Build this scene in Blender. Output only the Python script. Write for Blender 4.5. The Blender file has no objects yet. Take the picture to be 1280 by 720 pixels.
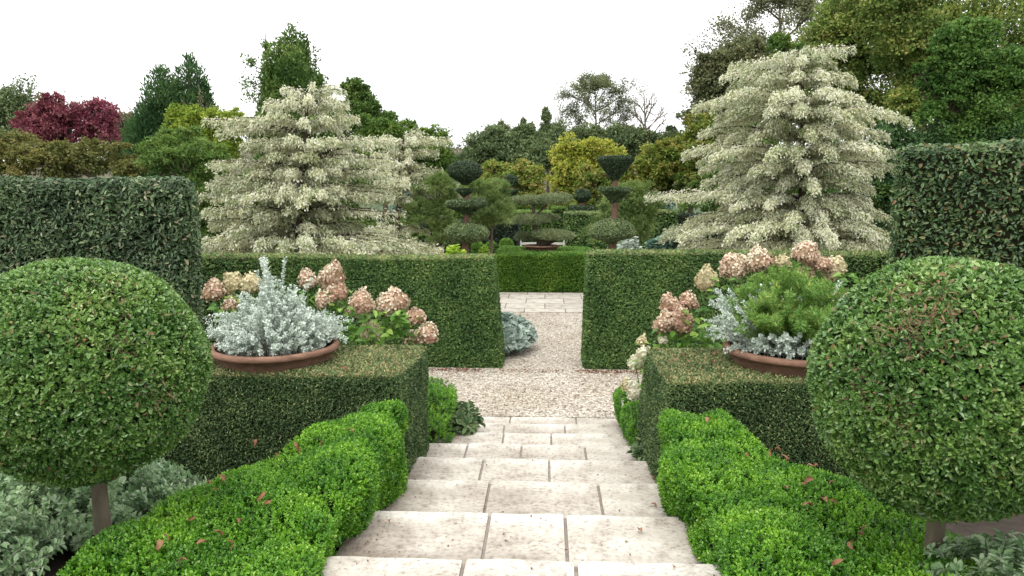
import bpy, bmesh, math, random
import numpy as np
rng = np.random.default_rng(7)
random.seed(7)
R_ = math.radians
S = bpy.context.scene
COL = S.collection

# ------------------------------------------------------------------ camera
H = 2.74
PITCH = math.atan(120/900)
YAW = math.atan(42*math.cos(PITCH)/900)
cam_d = bpy.data.cameras.new('camera')
cam = bpy.data.objects.new('camera', cam_d); COL.objects.link(cam)
cam.location = (0, 0, H)
cam.rotation_euler = (math.pi/2 - PITCH, 0, YAW)
cam_d.sensor_width = 36; cam_d.lens = 900/1280*36
cam_d.clip_start = .05; cam_d.clip_end = 3000
S.camera = cam

# ------------------------------------------------------------------ overcast sky
SUN_EL, SUN_AZ = R_(58), R_(200)          # soft sun behind the viewer, high
w = bpy.data.worlds.new('World'); S.world = w; w.use_nodes = True
nt = w.node_tree; nt.nodes.clear()
out = nt.nodes.new('ShaderNodeOutputWorld'); bg = nt.nodes.new('ShaderNodeBackground')
sky = nt.nodes.new('ShaderNodeTexSky'); sky.sky_type = 'NISHITA'; sky.sun_disc = False
sky.sun_elevation = SUN_EL; sky.sun_rotation = SUN_AZ; sky.dust_density = 3; sky.air_density = 1
hs = nt.nodes.new('ShaderNodeHueSaturation'); hs.inputs['Saturation'].default_value = .25
nt.links.new(sky.outputs[0], hs.inputs['Color'])
tc = nt.nodes.new('ShaderNodeTexCoord'); sep = nt.nodes.new('ShaderNodeSeparateXYZ')
nt.links.new(tc.outputs['Generated'], sep.inputs[0])
mr = nt.nodes.new('ShaderNodeMapRange')
mr.inputs['From Min'].default_value = 0; mr.inputs['From Max'].default_value = 1
mr.inputs['To Min'].default_value = 10.8; mr.inputs['To Max'].default_value = 24
nt.links.new(sep.outputs['Z'], mr.inputs['Value'])
cl = nt.nodes.new('ShaderNodeCombineXYZ')
for i in range(3): nt.links.new(mr.outputs[0], cl.inputs[i])
mx = nt.nodes.new('ShaderNodeMixRGB'); mx.inputs[0].default_value = .9
nt.links.new(hs.outputs[0], mx.inputs[1]); nt.links.new(cl.outputs[0], mx.inputs[2])
nt.links.new(mx.outputs[0], bg.inputs['Color']); bg.inputs['Strength'].default_value = .1
nt.links.new(bg.outputs[0], out.inputs['Surface'])
sun_d = bpy.data.lights.new('sun', 'SUN'); sun_d.energy = 1.1; sun_d.angle = R_(25); sun_d.color = (1, .96, .9)
sun = bpy.data.objects.new('sun', sun_d); COL.objects.link(sun)
sun.rotation_euler = (math.pi/2 - SUN_EL, 0, math.pi - SUN_AZ)
S.view_settings.view_transform = 'Standard'; S.view_settings.look = 'None'
S.view_settings.exposure = .45; S.view_settings.gamma = 1

# ------------------------------------------------------------------ helpers
_F = np.array([-math.sin(YAW)*math.cos(PITCH), math.cos(YAW)*math.cos(PITCH), -math.sin(PITCH)])
_R = np.array([math.cos(YAW), math.sin(YAW), 0.]); _U = np.cross(_R, _F)
def ray(px, py): return _F + _R*(px-640)/900 - _U*(py-360)/900
def at(px, py, Y):                       # survey helper: a sight line meets the upright plane y = Y
    d = ray(px, py); return np.array([0, 0, H]) + d*(Y/d[1])
def atz(px, py, z):                      # ... or the level plane z
    d = ray(px, py); return np.array([0, 0, H]) + d*((z-H)/d[2])
def nrm(v): return v/np.maximum(np.linalg.norm(v, axis=-1, keepdims=True), 1e-9)
def rnd3(n): return rng.normal(size=(n, 3))
def lump(P, freq, seed=0, oct=3):
    g = np.random.default_rng(seed); o = np.zeros(len(P)); a = 1.
    for i in range(oct):
        for j in range(4):
            k = g.normal(size=3); k = k/np.linalg.norm(k)*freq*(2**i)*(.7+.6*g.random())
            o += a*np.sin(P@k + g.random()*6.28)*.5
        a *= .5
    return o/1.5

class MB:
    def __init__(s): s.v=[]; s.f=[]; s.n=0
    def add(s, V, F, rnd=None, mat=0, smooth=False):
        V = np.asarray(V, float); F = np.asarray(F, int)
        if len(F) == 0: return
        if rnd is None: rnd = rng.random(len(F))
        s.v.append(V); s.f.append((F+s.n, np.broadcast_to(rnd, (len(F),)), mat, smooth)); s.n += len(V)
    def build(s, name, mats, parent=None):
        me = bpy.data.meshes.new(name)
        V = np.concatenate(s.v) if s.v else np.zeros((0,3))
        loc = np.array(parent.location) if parent is not None and parent.parent is None else np.zeros(3)
        if parent is not None and parent.parent is not None: loc = np.array(parent.parent.location)
        V = V - loc
        tot = np.concatenate([np.full(len(f), f.shape[1]) for f,_,_,_ in s.f])
        loops = np.concatenate([f.ravel() for f,_,_,_ in s.f])
        me.vertices.add(len(V)); me.vertices.foreach_set('co', V.astype(np.float32).ravel())
        me.loops.add(len(loops)); me.loops.foreach_set('vertex_index', loops.astype(np.int32))
        me.polygons.add(len(tot))
        st = np.concatenate([[0], np.cumsum(tot)[:-1]])
        me.polygons.foreach_set('loop_start', st.astype(np.int32))
        me.polygons.foreach_set('loop_total', tot.astype(np.int32))
        me.polygons.foreach_set('material_index', np.concatenate([np.full(len(f), m) for f,_,m,_ in s.f]).astype(np.int32))
        me.polygons.foreach_set('use_smooth', np.concatenate([np.full(len(f), sm) for f,_,_,sm in s.f]))
        a = me.attributes.new('rnd', 'FLOAT', 'FACE')
        a.data.foreach_set('value', np.concatenate([r for _,r,_,_ in s.f]).astype(np.float32))
        for m in (mats if isinstance(mats, (list, tuple)) else [mats]): me.materials.append(m)
        me.update(calc_edges=True); me.validate()
        o = bpy.data.objects.new(name, me); COL.objects.link(o)
        if parent is not None: o.parent = parent
        return o

def tag(o, label, cat, group=None, kind=None):
    if label: o['label'] = label
    if cat: o['category'] = cat
    if group: o['group'] = group
    if kind: o['kind'] = kind
    return o
def thing(name, label, cat, loc, group=None):
    o = bpy.data.objects.new(name, None); o.empty_display_size = .2; COL.objects.link(o)
    o.location = tuple(float(c) for c in loc); tag(o, label, cat, group); return o

# ---- geometry
def tube(mb, pts, rad, sides=7, mat=0):
    P = np.asarray(pts, float); n = len(P); rad = np.broadcast_to(rad, (n,))
    T = nrm(np.gradient(P, axis=0)); ref = np.array([.31, .17, .93]); ref2 = np.array([1., .1, 0])
    V = []
    for i in range(n):
        r = ref if abs(T[i]@nrm(ref)) < .9 else ref2
        a = nrm(np.cross(T[i], r)); b = np.cross(T[i], a)
        th = np.arange(sides)*2*math.pi/sides
        V.append(P[i] + rad[i]*(np.cos(th)[:,None]*a + np.sin(th)[:,None]*b))
    V = np.concatenate(V); F = []
    for i in range(n-1):
        for j in range(sides):
            k = (j+1) % sides; F.append((i*sides+j, i*sides+k, (i+1)*sides+k, (i+1)*sides+j))
    mb.add(V, F, .5, mat, True)
    mb.add(V[-sides:], [list(range(sides))], .5, mat); mb.add(V[:sides], [list(range(sides))[::-1]], .5, mat)
def bez(a, b, c, n=8):
    t = np.linspace(0, 1, n)[:,None]; return (1-t)**2*np.asarray(a) + 2*t*(1-t)*np.asarray(b) + t*t*np.asarray(c)
def lathe(prof, seg=24):
    P = np.asarray(prof, float); n = len(P); th = np.arange(seg)*2*math.pi/seg
    V = np.stack([np.outer(P[:,0], np.cos(th)), np.outer(P[:,0], np.sin(th)), np.outer(P[:,1], np.ones(seg))], -1).reshape(-1, 3)
    F = [(i*seg+j, i*seg+(j+1)%seg, (i+1)*seg+(j+1)%seg, (i+1)*seg+j) for i in range(n-1) for j in range(seg)]
    return V, np.array(F)
def rbox(lo, hi, r, step):
    lo = np.asarray(lo, float); hi = np.asarray(hi, float); c = (lo+hi)/2; h = (hi-lo)/2
    V=[]; F=[]; n=0
    for ax in range(3):
        for sg in (-1, 1):
            u, v = [a for a in range(3) if a != ax]
            nu = max(2, int(2*h[u]/step)); nv = max(2, int(2*h[v]/step))
            gu, gv = np.meshgrid(np.linspace(-1,1,nu+1), np.linspace(-1,1,nv+1), indexing='ij')
            P = np.zeros(gu.shape+(3,)); P[...,ax]=sg*h[ax]; P[...,u]=gu*h[u]; P[...,v]=gv*h[v]
            V.append(P.reshape(-1,3)); idx = np.arange((nu+1)*(nv+1)).reshape(nu+1, nv+1)+n
            q = np.stack([idx[:-1,:-1], idx[1:,:-1], idx[1:,1:], idx[:-1,1:]], -1).reshape(-1,4)
            flip = (sg > 0) != (ax == 1)
            F.append(q if flip else q[:, ::-1]); n += P.size//3
    V = np.concatenate(V); F = np.concatenate(F)
    inn = np.clip(V, -(h-r), h-r); V = inn + nrm(V-inn)*r
    return V + c, F
def ell(c, r, seg=20, ring=12):
    a = np.linspace(-math.pi/2, math.pi/2, ring+1)
    V, F = lathe(np.stack([np.maximum(np.cos(a), .01), np.sin(a)], -1), seg)
    return V*np.asarray(r)+np.asarray(c), F
def vnorm(V, F):
    N = np.zeros_like(V); fn = np.cross(V[F[:,2]]-V[F[:,0]], V[F[:,3]]-V[F[:,1]])
    for k in range(4): np.add.at(N, F[:,k], fn)
    return nrm(N)
def weld(V, F):
    key = np.round(V, 4); u, inv = np.unique(key, axis=0, return_inverse=True); return u, inv.ravel()[F]
def sample(V, F, n, wfun=None):
    T = np.concatenate([F[:,[0,1,2]], F[:,[0,2,3]]]); a,b,c = V[T[:,0]],V[T[:,1]],V[T[:,2]]
    cr = np.cross(b-a, c-a); A = np.linalg.norm(cr, axis=1)
    fn = nrm(cr)
    wt = A.copy()
    if wfun is not None: wt = wt*wfun((a+b+c)/3, fn)
    i = rng.choice(len(T), n, p=wt/wt.sum()); u = rng.random((n,2)); m = u.sum(1) > 1; u[m] = 1-u[m]
    vn = vnorm(V, F)
    N = nrm(vn[T[i,0]]*(1-u.sum(1))[:,None] + vn[T[i,1]]*u[:,:1] + vn[T[i,2]]*u[:,1:])
    return a[i] + (b-a)[i]*u[:,:1] + (c-a)[i]*u[:,1:], N
def frame(D, N):
    D = nrm(D); N = nrm(N - D*(N*D).sum(1, keepdims=True)); return D, N, np.cross(N, D)
def leaf4(mb, P, D, N, L, W, rnd=None, mat=0, fold=.18):
    n = len(P); D, N, Sd = frame(D, N); L = np.broadcast_to(L, (n,))[:,None]; W = np.broadcast_to(W, (n,))[:,None]
    m = P + D*L*.45 + N*W*fold
    V = np.stack([P, m+Sd*W/2, P+D*L, m-Sd*W/2], 1).reshape(-1,3)
    mb.add(V, np.arange(4*n).reshape(n,4), rng.random(n) if rnd is None else rnd, mat)
def leaf6(mb, P, D, N, L, W, rnd=None, mat=0, fold=.18, curl=.15):
    n = len(P); D, N, Sd = frame(D, N); L = np.broadcast_to(L, (n,))[:,None]; W = np.broadcast_to(W, (n,))[:,None]
    a = P + D*L*.28 + N*W*fold; b = P + D*L*.68 + N*(W*fold - L*curl*.4); t = P + D*L - N*L*curl
    V = np.stack([P, a+Sd*W*.46, b+Sd*W*.40, t, b-Sd*W*.40, a-Sd*W*.46], 1).reshape(-1,3)
    k = np.arange(n)[:,None]*6
    r = rng.random(n) if rnd is None else rnd
    mb.add(V, np.concatenate([k+[0,1,2,3], k+[0,3,4,5]]), np.concatenate([r, r]), mat)
def foliate(mb, V, F, n, L, W, depth=.03, out=.5, up=.2, spread=.5, mat=0, fn=leaf4, wfun=None, jit=.3, rfun=None):
    P, N = sample(V, F, n, wfun)
    P = P + N*(rng.uniform(-1, .35, (n,1))*depth)
    D = nrm(nrm(np.cross(N, rnd3(n)))*(1-out*.5) + N*out + np.array([0,0,up]))
    NN = N + rnd3(n)*spread + np.array([0,0,.25])
    s = rng.uniform(1-jit, 1+jit, n)
    r = rng.random(n)
    if rfun is not None: r = rfun(P, N, r)
    fn(mb, P - D*(L*s)[:,None]*.4, D, NN, L*s, W*s, r, mat)
def sprigs(mb, V, F, n, m, Ls, L, W, mat=0, wfun=None):
    P, N = sample(V, F, n, wfun); A = nrm(N*.75 + np.array([0,0,.5]) + rnd3(n)*.42); l = Ls*rng.uniform(.5, 1.25, (n,1)); P = P - A*l*.72
    a1 = nrm(np.cross(A, rnd3(n))); a2 = np.cross(A, a1); hue = rng.random(n)
    for j in range(m):
        t = (j+.4)/m; ph = j*2.4 + rng.normal(size=n)*.3; side = a1*np.cos(ph)[:,None] + a2*np.sin(ph)[:,None]
        s = rng.uniform(.7, 1.15, n)*(1-.35*max(0, t-.7)/.3)
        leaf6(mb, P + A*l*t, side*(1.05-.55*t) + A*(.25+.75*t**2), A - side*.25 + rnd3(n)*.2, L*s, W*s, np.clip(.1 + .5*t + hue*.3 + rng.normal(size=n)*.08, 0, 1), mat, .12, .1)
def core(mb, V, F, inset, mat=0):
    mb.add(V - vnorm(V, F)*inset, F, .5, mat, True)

# ---- materials
def new_mat(name):
    m = bpy.data.materials.new(name); m.use_nodes = True; m.node_tree.nodes.clear(); return m, m.node_tree
def ramp(nt, stops, interp='LINEAR'):
    r = nt.nodes.new('ShaderNodeValToRGB'); e = r.color_ramp.elements; r.color_ramp.interpolation = interp
    while len(e) < len(stops): e.new(.5)
    for x, (p, c) in zip(e, stops): x.position = p; x.color = (*c, 1)
    return r
def leafmat(name, stops, rough=.55, trans=.25, spec=.35, nscale=1.5, nval=.35):
    m, nt = new_mat(name); N = nt.nodes; L = nt.links
    if not isinstance(stops[0][1], (tuple, list)):
        stops = [(i/max(1, len(stops)-1), c) for i, c in enumerate(stops)]
    at_ = N.new('ShaderNodeAttribute'); at_.attribute_name = 'rnd'
    rp = ramp(nt, stops); L.new(at_.outputs['Fac'], rp.inputs[0])
    tc = N.new('ShaderNodeTexCoord'); no = N.new('ShaderNodeTexNoise'); no.inputs['Scale'].default_value = nscale; no.inputs['Detail'].default_value = 2
    L.new(tc.outputs['Object'], no.inputs['Vector'])
    mr = N.new('ShaderNodeMapRange'); mr.inputs['From Min'].default_value = .3; mr.inputs['From Max'].default_value = .7
    mr.inputs['To Min'].default_value = 1-nval; mr.inputs['To Max'].default_value = 1+nval; L.new(no.outputs['Fac'], mr.inputs['Value'])
    hs = N.new('ShaderNodeHueSaturation'); L.new(mr.outputs[0], hs.inputs['Value']); L.new(rp.outputs[0], hs.inputs['Color'])
    hm = N.new('ShaderNodeMapRange'); hm.inputs['From Min'].default_value = .3; hm.inputs['From Max'].default_value = .7
    hm.inputs['To Min'].default_value = .515; hm.inputs['To Max'].default_value = .485; L.new(no.outputs['Fac'], hm.inputs['Value']); L.new(hm.outputs[0], hs.inputs['Hue'])
    p = N.new('ShaderNodeBsdfPrincipled'); p.inputs['Roughness'].default_value = rough; p.inputs['Specular IOR Level'].default_value = spec
    L.new(hs.outputs[0], p.inputs['Base Color'])
    o = N.new('ShaderNodeOutputMaterial')
    if trans > 0:
        t = N.new('ShaderNodeBsdfTranslucent'); L.new(hs.outputs[0], t.inputs['Color'])
        mx = N.new('ShaderNodeMixShader'); mx.inputs[0].default_value = trans
        L.new(p.outputs[0], mx.inputs[1]); L.new(t.outputs[0], mx.inputs[2]); L.new(mx.outputs[0], o.inputs[0])
    else: L.new(p.outputs[0], o.inputs[0])
    return m
def plain(name, c1, c2, scale=8, rough=.8, bump=.3, spec=.3, stretch=(1,1,1)):
    m, nt = new_mat(name); N = nt.nodes; L = nt.links
    tc = N.new('ShaderNodeTexCoord'); mp = N.new('ShaderNodeMapping'); mp.inputs['Scale'].default_value = stretch
    L.new(tc.outputs['Object'], mp.inputs[0])
    no = N.new('ShaderNodeTexNoise'); no.inputs['Scale'].default_value = scale; no.inputs['Detail'].default_value = 8; no.inputs['Roughness'].default_value = .65
    L.new(mp.outputs[0], no.inputs['Vector'])
    rp = ramp(nt, [(.3, c1), (.7, c2)]); L.new(no.outputs['Fac'], rp.inputs[0])
    p = N.new('ShaderNodeBsdfPrincipled'); p.inputs['Roughness'].default_value = rough; p.inputs['Specular IOR Level'].default_value = spec
    L.new(rp.outputs[0], p.inputs['Base Color'])
    if bump:
        b = N.new('ShaderNodeBump'); b.inputs['Strength'].default_value = bump; b.inputs['Distance'].default_value = .02
        L.new(no.outputs['Fac'], b.inputs['Height']); L.new(b.outputs[0], p.inputs['Normal'])
    o = N.new('ShaderNodeOutputMaterial'); L.new(p.outputs[0], o.inputs[0]); return m

def stone_mat(name, brick=False):
    m, nt = new_mat(name); N = nt.nodes; L = nt.links
    tc = N.new('ShaderNodeTexCoord')
    n1 = N.new('ShaderNodeTexNoise'); n1.inputs['Scale'].default_value = 4.2; n1.inputs['Detail'].default_value = 9; n1.inputs['Roughness'].default_value = .68
    n2 = N.new('ShaderNodeTexNoise'); n2.inputs['Scale'].default_value = 34; n2.inputs['Detail'].default_value = 6; n2.inputs['Roughness'].default_value = .75
    mp = N.new('ShaderNodeMapping'); mp.inputs['Scale'].default_value = (1, 1.15, 1); L.new(tc.outputs['Object'], mp.inputs[0])
    L.new(tc.outputs['Object'], n1.inputs['Vector']); L.new(mp.outputs[0], n2.inputs['Vector'])
    base = ramp(nt, [(.32, (.30, .265, .225)), (.46, (.475, .452, .405)), (.6, (.56, .543, .495)), (.74, (.63, .618, .575))]); L.new(n1.outputs['Fac'], base.inputs[0])
    pit = ramp(nt, [(.33, (.22, .19, .16)), (.40, (.72, .69, .66)), (.5, (.95, .94, .93)), (.62, (1.05, 1.05, 1.04))]); L.new(n2.outputs['Fac'], pit.inputs[0])
    mul = N.new('ShaderNodeMixRGB'); mul.blend_type = 'MULTIPLY'; mul.inputs[0].default_value = .85
    L.new(base.outputs[0], mul.inputs[1]); L.new(pit.outputs[0], mul.inputs[2])
    cur = mul.outputs[0]
    a = N.new('ShaderNodeAttribute'); a.attribute_name = 'rnd'            # 1 = worn clean nosing, 0 = darkest, at tread back, ends and sides
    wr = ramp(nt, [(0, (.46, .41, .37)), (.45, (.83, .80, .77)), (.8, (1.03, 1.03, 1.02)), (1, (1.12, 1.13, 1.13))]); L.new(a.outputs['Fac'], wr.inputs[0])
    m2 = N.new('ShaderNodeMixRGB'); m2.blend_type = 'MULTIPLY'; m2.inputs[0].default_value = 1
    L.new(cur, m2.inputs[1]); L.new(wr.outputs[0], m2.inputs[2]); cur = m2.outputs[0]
    if brick:
        bt = N.new('ShaderNodeTexBrick'); bt.inputs['Scale'].default_value = 1
        bt.inputs['Color1'].default_value = (1, 1, 1, 1); bt.inputs['Color2'].default_value = (.82, .8, .8, 1); bt.inputs['Mortar'].default_value = (.3, .26, .22, 1)
        bt.inputs['Mortar Size'].default_value = .012; bt.inputs['Brick Width'].default_value = .95; bt.inputs['Row Height'].default_value = .8
        L.new(tc.outputs['Object'], bt.inputs['Vector'])
        m3 = N.new('ShaderNodeMixRGB'); m3.blend_type = 'MULTIPLY'; m3.inputs[0].default_value = 1
        L.new(cur, m3.inputs[1]); L.new(bt.outputs['Color'], m3.inputs[2]); cur = m3.outputs[0]
    p = N.new('ShaderNodeBsdfPrincipled'); p.inputs['Roughness'].default_value = .8; p.inputs['Specular IOR Level'].default_value = .25
    L.new(cur, p.inputs['Base Color'])
    b = N.new('ShaderNodeBump'); b.inputs['Strength'].default_value = .5; b.inputs['Distance'].default_value = .008
    L.new(n2.outputs['Fac'], b.inputs['Height']); L.new(b.outputs[0], p.inputs['Normal'])
    o = N.new('ShaderNodeOutputMaterial'); L.new(p.outputs[0], o.inputs[0]); return m
def gravel_mat():
    m, nt = new_mat('gravel'); N = nt.nodes; L = nt.links
    tc = N.new('ShaderNodeTexCoord')
    vo = N.new('ShaderNodeTexVoronoi'); vo.inputs['Scale'].default_value = 38; L.new(tc.outputs['Object'], vo.inputs['Vector'])
    sp = N.new('ShaderNodeSeparateColor'); L.new(vo.outputs['Color'], sp.inputs[0])
    rp = ramp(nt, [(0, (.15, .125, .10)), (.18, (.33, .295, .24)), (.5, (.46, .425, .355)), (.8, (.56, .53, .455)), (1, (.68, .655, .59))]); L.new(sp.outputs[0], rp.inputs[0])
    edge = ramp(nt, [(.35, (1, 1, 1)), (.75, (.62, .57, .52))]); L.new(vo.outputs['Distance'], edge.inputs[0])
    n1 = N.new('ShaderNodeTexNoise'); n1.inputs['Scale'].default_value = .9; n1.inputs['Detail'].default_value = 5; L.new(tc.outputs['Object'], n1.inputs['Vector'])
    big = ramp(nt, [(.35, (.82, .78, .73)), (.62, (1, 1, 1))]); L.new(n1.outputs['Fac'], big.inputs[0])
    cur = rp.outputs[0]
    for x in (edge, big):
        mm = N.new('ShaderNodeMixRGB'); mm.blend_type = 'MULTIPLY'; mm.inputs[0].default_value = 1
        L.new(cur, mm.inputs[1]); L.new(x.outputs[0], mm.inputs[2]); cur = mm.outputs[0]
    p = N.new('ShaderNodeBsdfPrincipled'); p.inputs['Roughness'].default_value = .85; L.new(cur, p.inputs['Base Color'])
    b = N.new('ShaderNodeBump'); b.invert = True; b.inputs['Strength'].default_value = .9; b.inputs['Distance'].default_value = .012
    L.new(vo.outputs['Distance'], b.inputs['Height']); L.new(b.outputs[0], p.inputs['Normal'])
    o = N.new('ShaderNodeOutputMaterial'); L.new(p.outputs[0], o.inputs[0]); return m

M = {}
M['soil'] = plain('soil', (.018, .013, .009), (.045, .034, .024), 9, .95, .8)
M['lawn'] = plain('lawn', (.018, .04, .01), (.045, .075, .02), 3, .95, .4)
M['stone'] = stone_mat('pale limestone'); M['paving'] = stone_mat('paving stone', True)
M['mortar'] = plain('mortar', (.16, .135, .115), (.27, .235, .2), 20, .95, .5)
M['gravel'] = gravel_mat()
M['bark'] = plain('bark', (.05, .04, .03), (.13, .10, .075), 14, .9, .9, stretch=(1, 1, .2))
M['redbark'] = plain('yew bark', (.085, .045, .03), (.20, .12, .085), 16, .9, .8, stretch=(1, 1, .25))
M['greybark'] = plain('smooth grey bark', (.075, .062, .042), (.17, .145, .10), 14, .85, .8, stretch=(1, 1, .3))
M['shadecore'] = plain('shade core', (.012, .014, .007), (.03, .032, .014), 30, 1, .6, spec=.05)  # near-black: the look of shaded depth put into the core colour
M['terra'] = plain('terracotta', (.12, .068, .046), (.27, .155, .108), 9, .9, .35, .15, (1, 1, 2.5))
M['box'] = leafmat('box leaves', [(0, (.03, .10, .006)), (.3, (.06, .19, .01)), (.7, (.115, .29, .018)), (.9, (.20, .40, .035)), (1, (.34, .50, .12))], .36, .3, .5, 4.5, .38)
M['boxfar'] = leafmat('clipped box leaves', [(.06, .145, .018), (.105, .225, .028), (.19, .33, .06)], .5, .25, .35, 2, .2)
M['yew'] = leafmat('yew needles', [(0, (.03, .068, .018)), (.3, (.065, .14, .034)), (.55, (.11, .20, .05)), (.74, (.17, .25, .08)), (.8, (.25, .25, .11)), (1, (.31, .265, .13))], .6, .15, .3, 2.2, .3)
M['yewblock'] = leafmat('clipped yew needles', [(0, (.026, .058, .02)), (.35, (.06, .118, .035)), (.6, (.115, .18, .06)), (.76, (.20, .245, .105)), (.82, (.28, .255, .115)), (1, (.36, .28, .135))], .6, .15, .3, 4, .3)
M['yewshade'] = leafmat('shade-dark hedge foliage', [(.008, .02, .012), (.02, .04, .022), (.04, .065, .035)], .5, .1, .4, 1.5, .3)  # darker copy of yew, shade put into the leaf colour
M['laurel'] = leafmat('dark glossy hedge leaves', [(0, (.028, .055, .020)), (.45, (.055, .105, .04)), (.8, (.105, .17, .07)), (.95, (.22, .27, .14)), (1, (.24, .19, .12))], .42, .12, .4, 2, .3)
M['hornbeam'] = leafmat('green hedge leaves', [(0, (.03, .07, .025)), (.45, (.07, .14, .042)), (.85, (.14, .22, .075)), (.96, (.24, .24, .10)), (1, (.26, .13, .06))], .38, .18, .5, 2.2, .3)
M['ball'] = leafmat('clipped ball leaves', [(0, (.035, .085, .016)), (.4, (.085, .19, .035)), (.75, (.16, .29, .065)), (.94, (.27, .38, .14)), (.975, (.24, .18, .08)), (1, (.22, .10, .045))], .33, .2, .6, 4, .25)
M['ballbrown'] = leafmat('dry brown clipped leaves', [(.10, .065, .035), (.20, .13, .075), (.16, .13, .06)], .7, .1, .2, 4, .2)
M['silver'] = leafmat('silver woolly leaves', [(0, (.32, .40, .32)), (.4, (.50, .58, .50)), (.8, (.68, .74, .68)), (1, (.83, .86, .81))], .8, .2, .15, 5, .15)
M['silverstem'] = plain('silver stem', (.25, .26, .22), (.4, .42, .36), 20, .9, .2)
M['fennel'] = leafmat('feathery green leaves', [(0, (.09, .20, .035)), (.6, (.18, .33, .065)), (.96, (.32, .45, .14)), (1, (.55, .45, .06))], .6, .4, .2, 5, .2)
M['hydleaf'] = leafmat('hydrangea leaves', [(.07, .19, .02), (.13, .28, .035), (.24, .38, .07)], .45, .35, .4, 4, .2)
M['petal'] = leafmat('dusky pink florets', [(0, (.36, .22, .155)), (.3, (.52, .36, .26)), (.6, (.65, .53, .41)), (1, (.80, .75, .58))], .8, .25, .1, 14, .22)
M['petalc'] = leafmat('cream florets', [(0, (.42, .35, .20)), (.5, (.56, .50, .31)), (1, (.70, .66, .45))], .8, .25, .1, 14, .2)
M['petalw'] = leafmat('white florets', [(.62, .61, .42), (.74, .73, .56), (.82, .80, .68)], .8, .25, .1, 9, .1)
M['petalh'] = leafmat('heart of the flower head', [(.24, .155, .095), (.32, .22, .13)], .9, 0, .05)
M['catmint'] = leafmat('grey green soft leaves', [(0, (.14, .24, .10)), (.5, (.26, .39, .20)), (1, (.46, .57, .38))], .7, .3, .2, 5, .2)
M['cornus'] = leafmat('cream edged leaves', [(0, (.15, .22, .07)), (.22, (.32, .37, .16)), (.45, (.58, .60, .41)), (.8, (.75, .75, .58)), (1, (.86, .84, .74))], .55, .42, .25, 1.6, .12)
M['deadleaf'] = leafmat('dead leaf', [(0, (.09, .032, .018)), (.5, (.17, .065, .034)), (1, (.30, .155, .085))], .7, .15, .3, 40, .2)
M['hellebore'] = leafmat('leathery green leaves', [(.05, .10, .035), (.12, .20, .08), (.24, .27, .14)], .45, .25, .4, 6, .2)
M['lamb'] = leafmat('silver green felted leaves', [(.17, .24, .19), (.32, .40, .34), (.52, .60, .54)], .8, .2, .15, 5, .15)
M['pine'] = leafmat('grey green pine needles', [(.10, .135, .06), (.19, .24, .11), (.31, .35, .19)], .6, .2, .25, 2, .25)
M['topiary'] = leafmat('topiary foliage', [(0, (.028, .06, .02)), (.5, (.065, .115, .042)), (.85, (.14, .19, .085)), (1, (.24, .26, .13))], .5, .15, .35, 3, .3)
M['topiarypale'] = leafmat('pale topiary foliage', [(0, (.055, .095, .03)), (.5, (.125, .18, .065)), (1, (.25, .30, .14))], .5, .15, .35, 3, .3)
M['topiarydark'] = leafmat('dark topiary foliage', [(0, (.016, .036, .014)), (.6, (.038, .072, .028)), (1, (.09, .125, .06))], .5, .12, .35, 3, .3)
M['lime'] = leafmat('lime leaves', [(.22, .38, .03), (.36, .52, .06), (.5, .6, .12)], .5, .4, .3, 3, .15)
M['teal'] = leafmat('blue green leaves', [(.08, .16, .12), (.16, .27, .21), (.3, .4, .34)], .6, .25, .3, 3, .2)
def tm(key, name, *cols, **k): M[key] = leafmat(name, list(cols), k.get('rough', .6), k.get('trans', .3), .25, k.get('ns', .45), k.get('nv', .35))
tm('magenta', 'magenta autumn leaves', (.10, .03, .035), (.19, .045, .065), (.29, .09, .11), (.21, .13, .09))
tm('olive', 'olive autumn leaves', (.07, .095, .025), (.15, .165, .045), (.25, .21, .07))
tm('brown', 'brown grey autumn leaves', (.09, .10, .05), (.17, .16, .09), (.24, .22, .13))
tm('conifer', 'dark conifer sprays', (.024, .062, .02), (.05, .115, .036), (.10, .18, .055), nv=.25)
tm('limetree', 'yellow green leaves', (.10, .17, .02), (.21, .30, .035), (.34, .40, .07))
tm('fresh', 'light green leaves', (.07, .14, .03), (.14, .24, .05), (.25, .34, .10))
tm('darktree', 'dark green leaves', (.045, .10, .022), (.10, .18, .04), (.19, .27, .07))
tm('midtree', 'mid green leaves', (.045, .10, .02), (.10, .185, .03), (.19, .27, .055))
tm('greytree', 'grey green willow leaves', (.075, .12, .05), (.14, .195, .08), (.23, .28, .13), nv=.25)
tm('sparse', 'small grey green leaves', (.08, .11, .05), (.14, .17, .08), (.22, .24, .11))
tm('yellow', 'yellow autumn leaves', (.15, .23, .03), (.28, .34, .045), (.43, .44, .08), (.40, .30, .09), nv=.25)
tm('orange', 'green leaves turning orange', (.11, .19, .03), (.20, .29, .05), (.33, .33, .08), (.42, .26, .12))
tm('oliveorange', 'olive leaves turning orange', (.065, .12, .02), (.13, .20, .032), (.22, .245, .045), (.33, .21, .07))
tm('oakolive', 'olive green oak leaves', (.06, .12, .022), (.13, .21, .042), (.22, .28, .065), (.30, .25, .08))
tm('purplegrey', 'thin purple grey leaves', (.09, .115, .05), (.155, .18, .08), (.23, .215, .12))
tm('emerald', 'emerald leaves', (.04, .10, .02), (.085, .18, .035), (.16, .27, .06))
tm('feather', 'feathery grey green sprays', (.085, .14, .035), (.155, .235, .065), (.27, .34, .13), ns=1.2)
tm('wood', 'far woodland', (.085, .10, .06), (.15, .145, .095), (.21, .18, .125), ns=.05)
M['skin'] = plain('skin', (.5, .3, .22), (.56, .35, .26), 5, .6, 0)
M['hair'] = plain('dark hair', (.02, .014, .01), (.035, .025, .018), 30, .6, 0)
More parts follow.
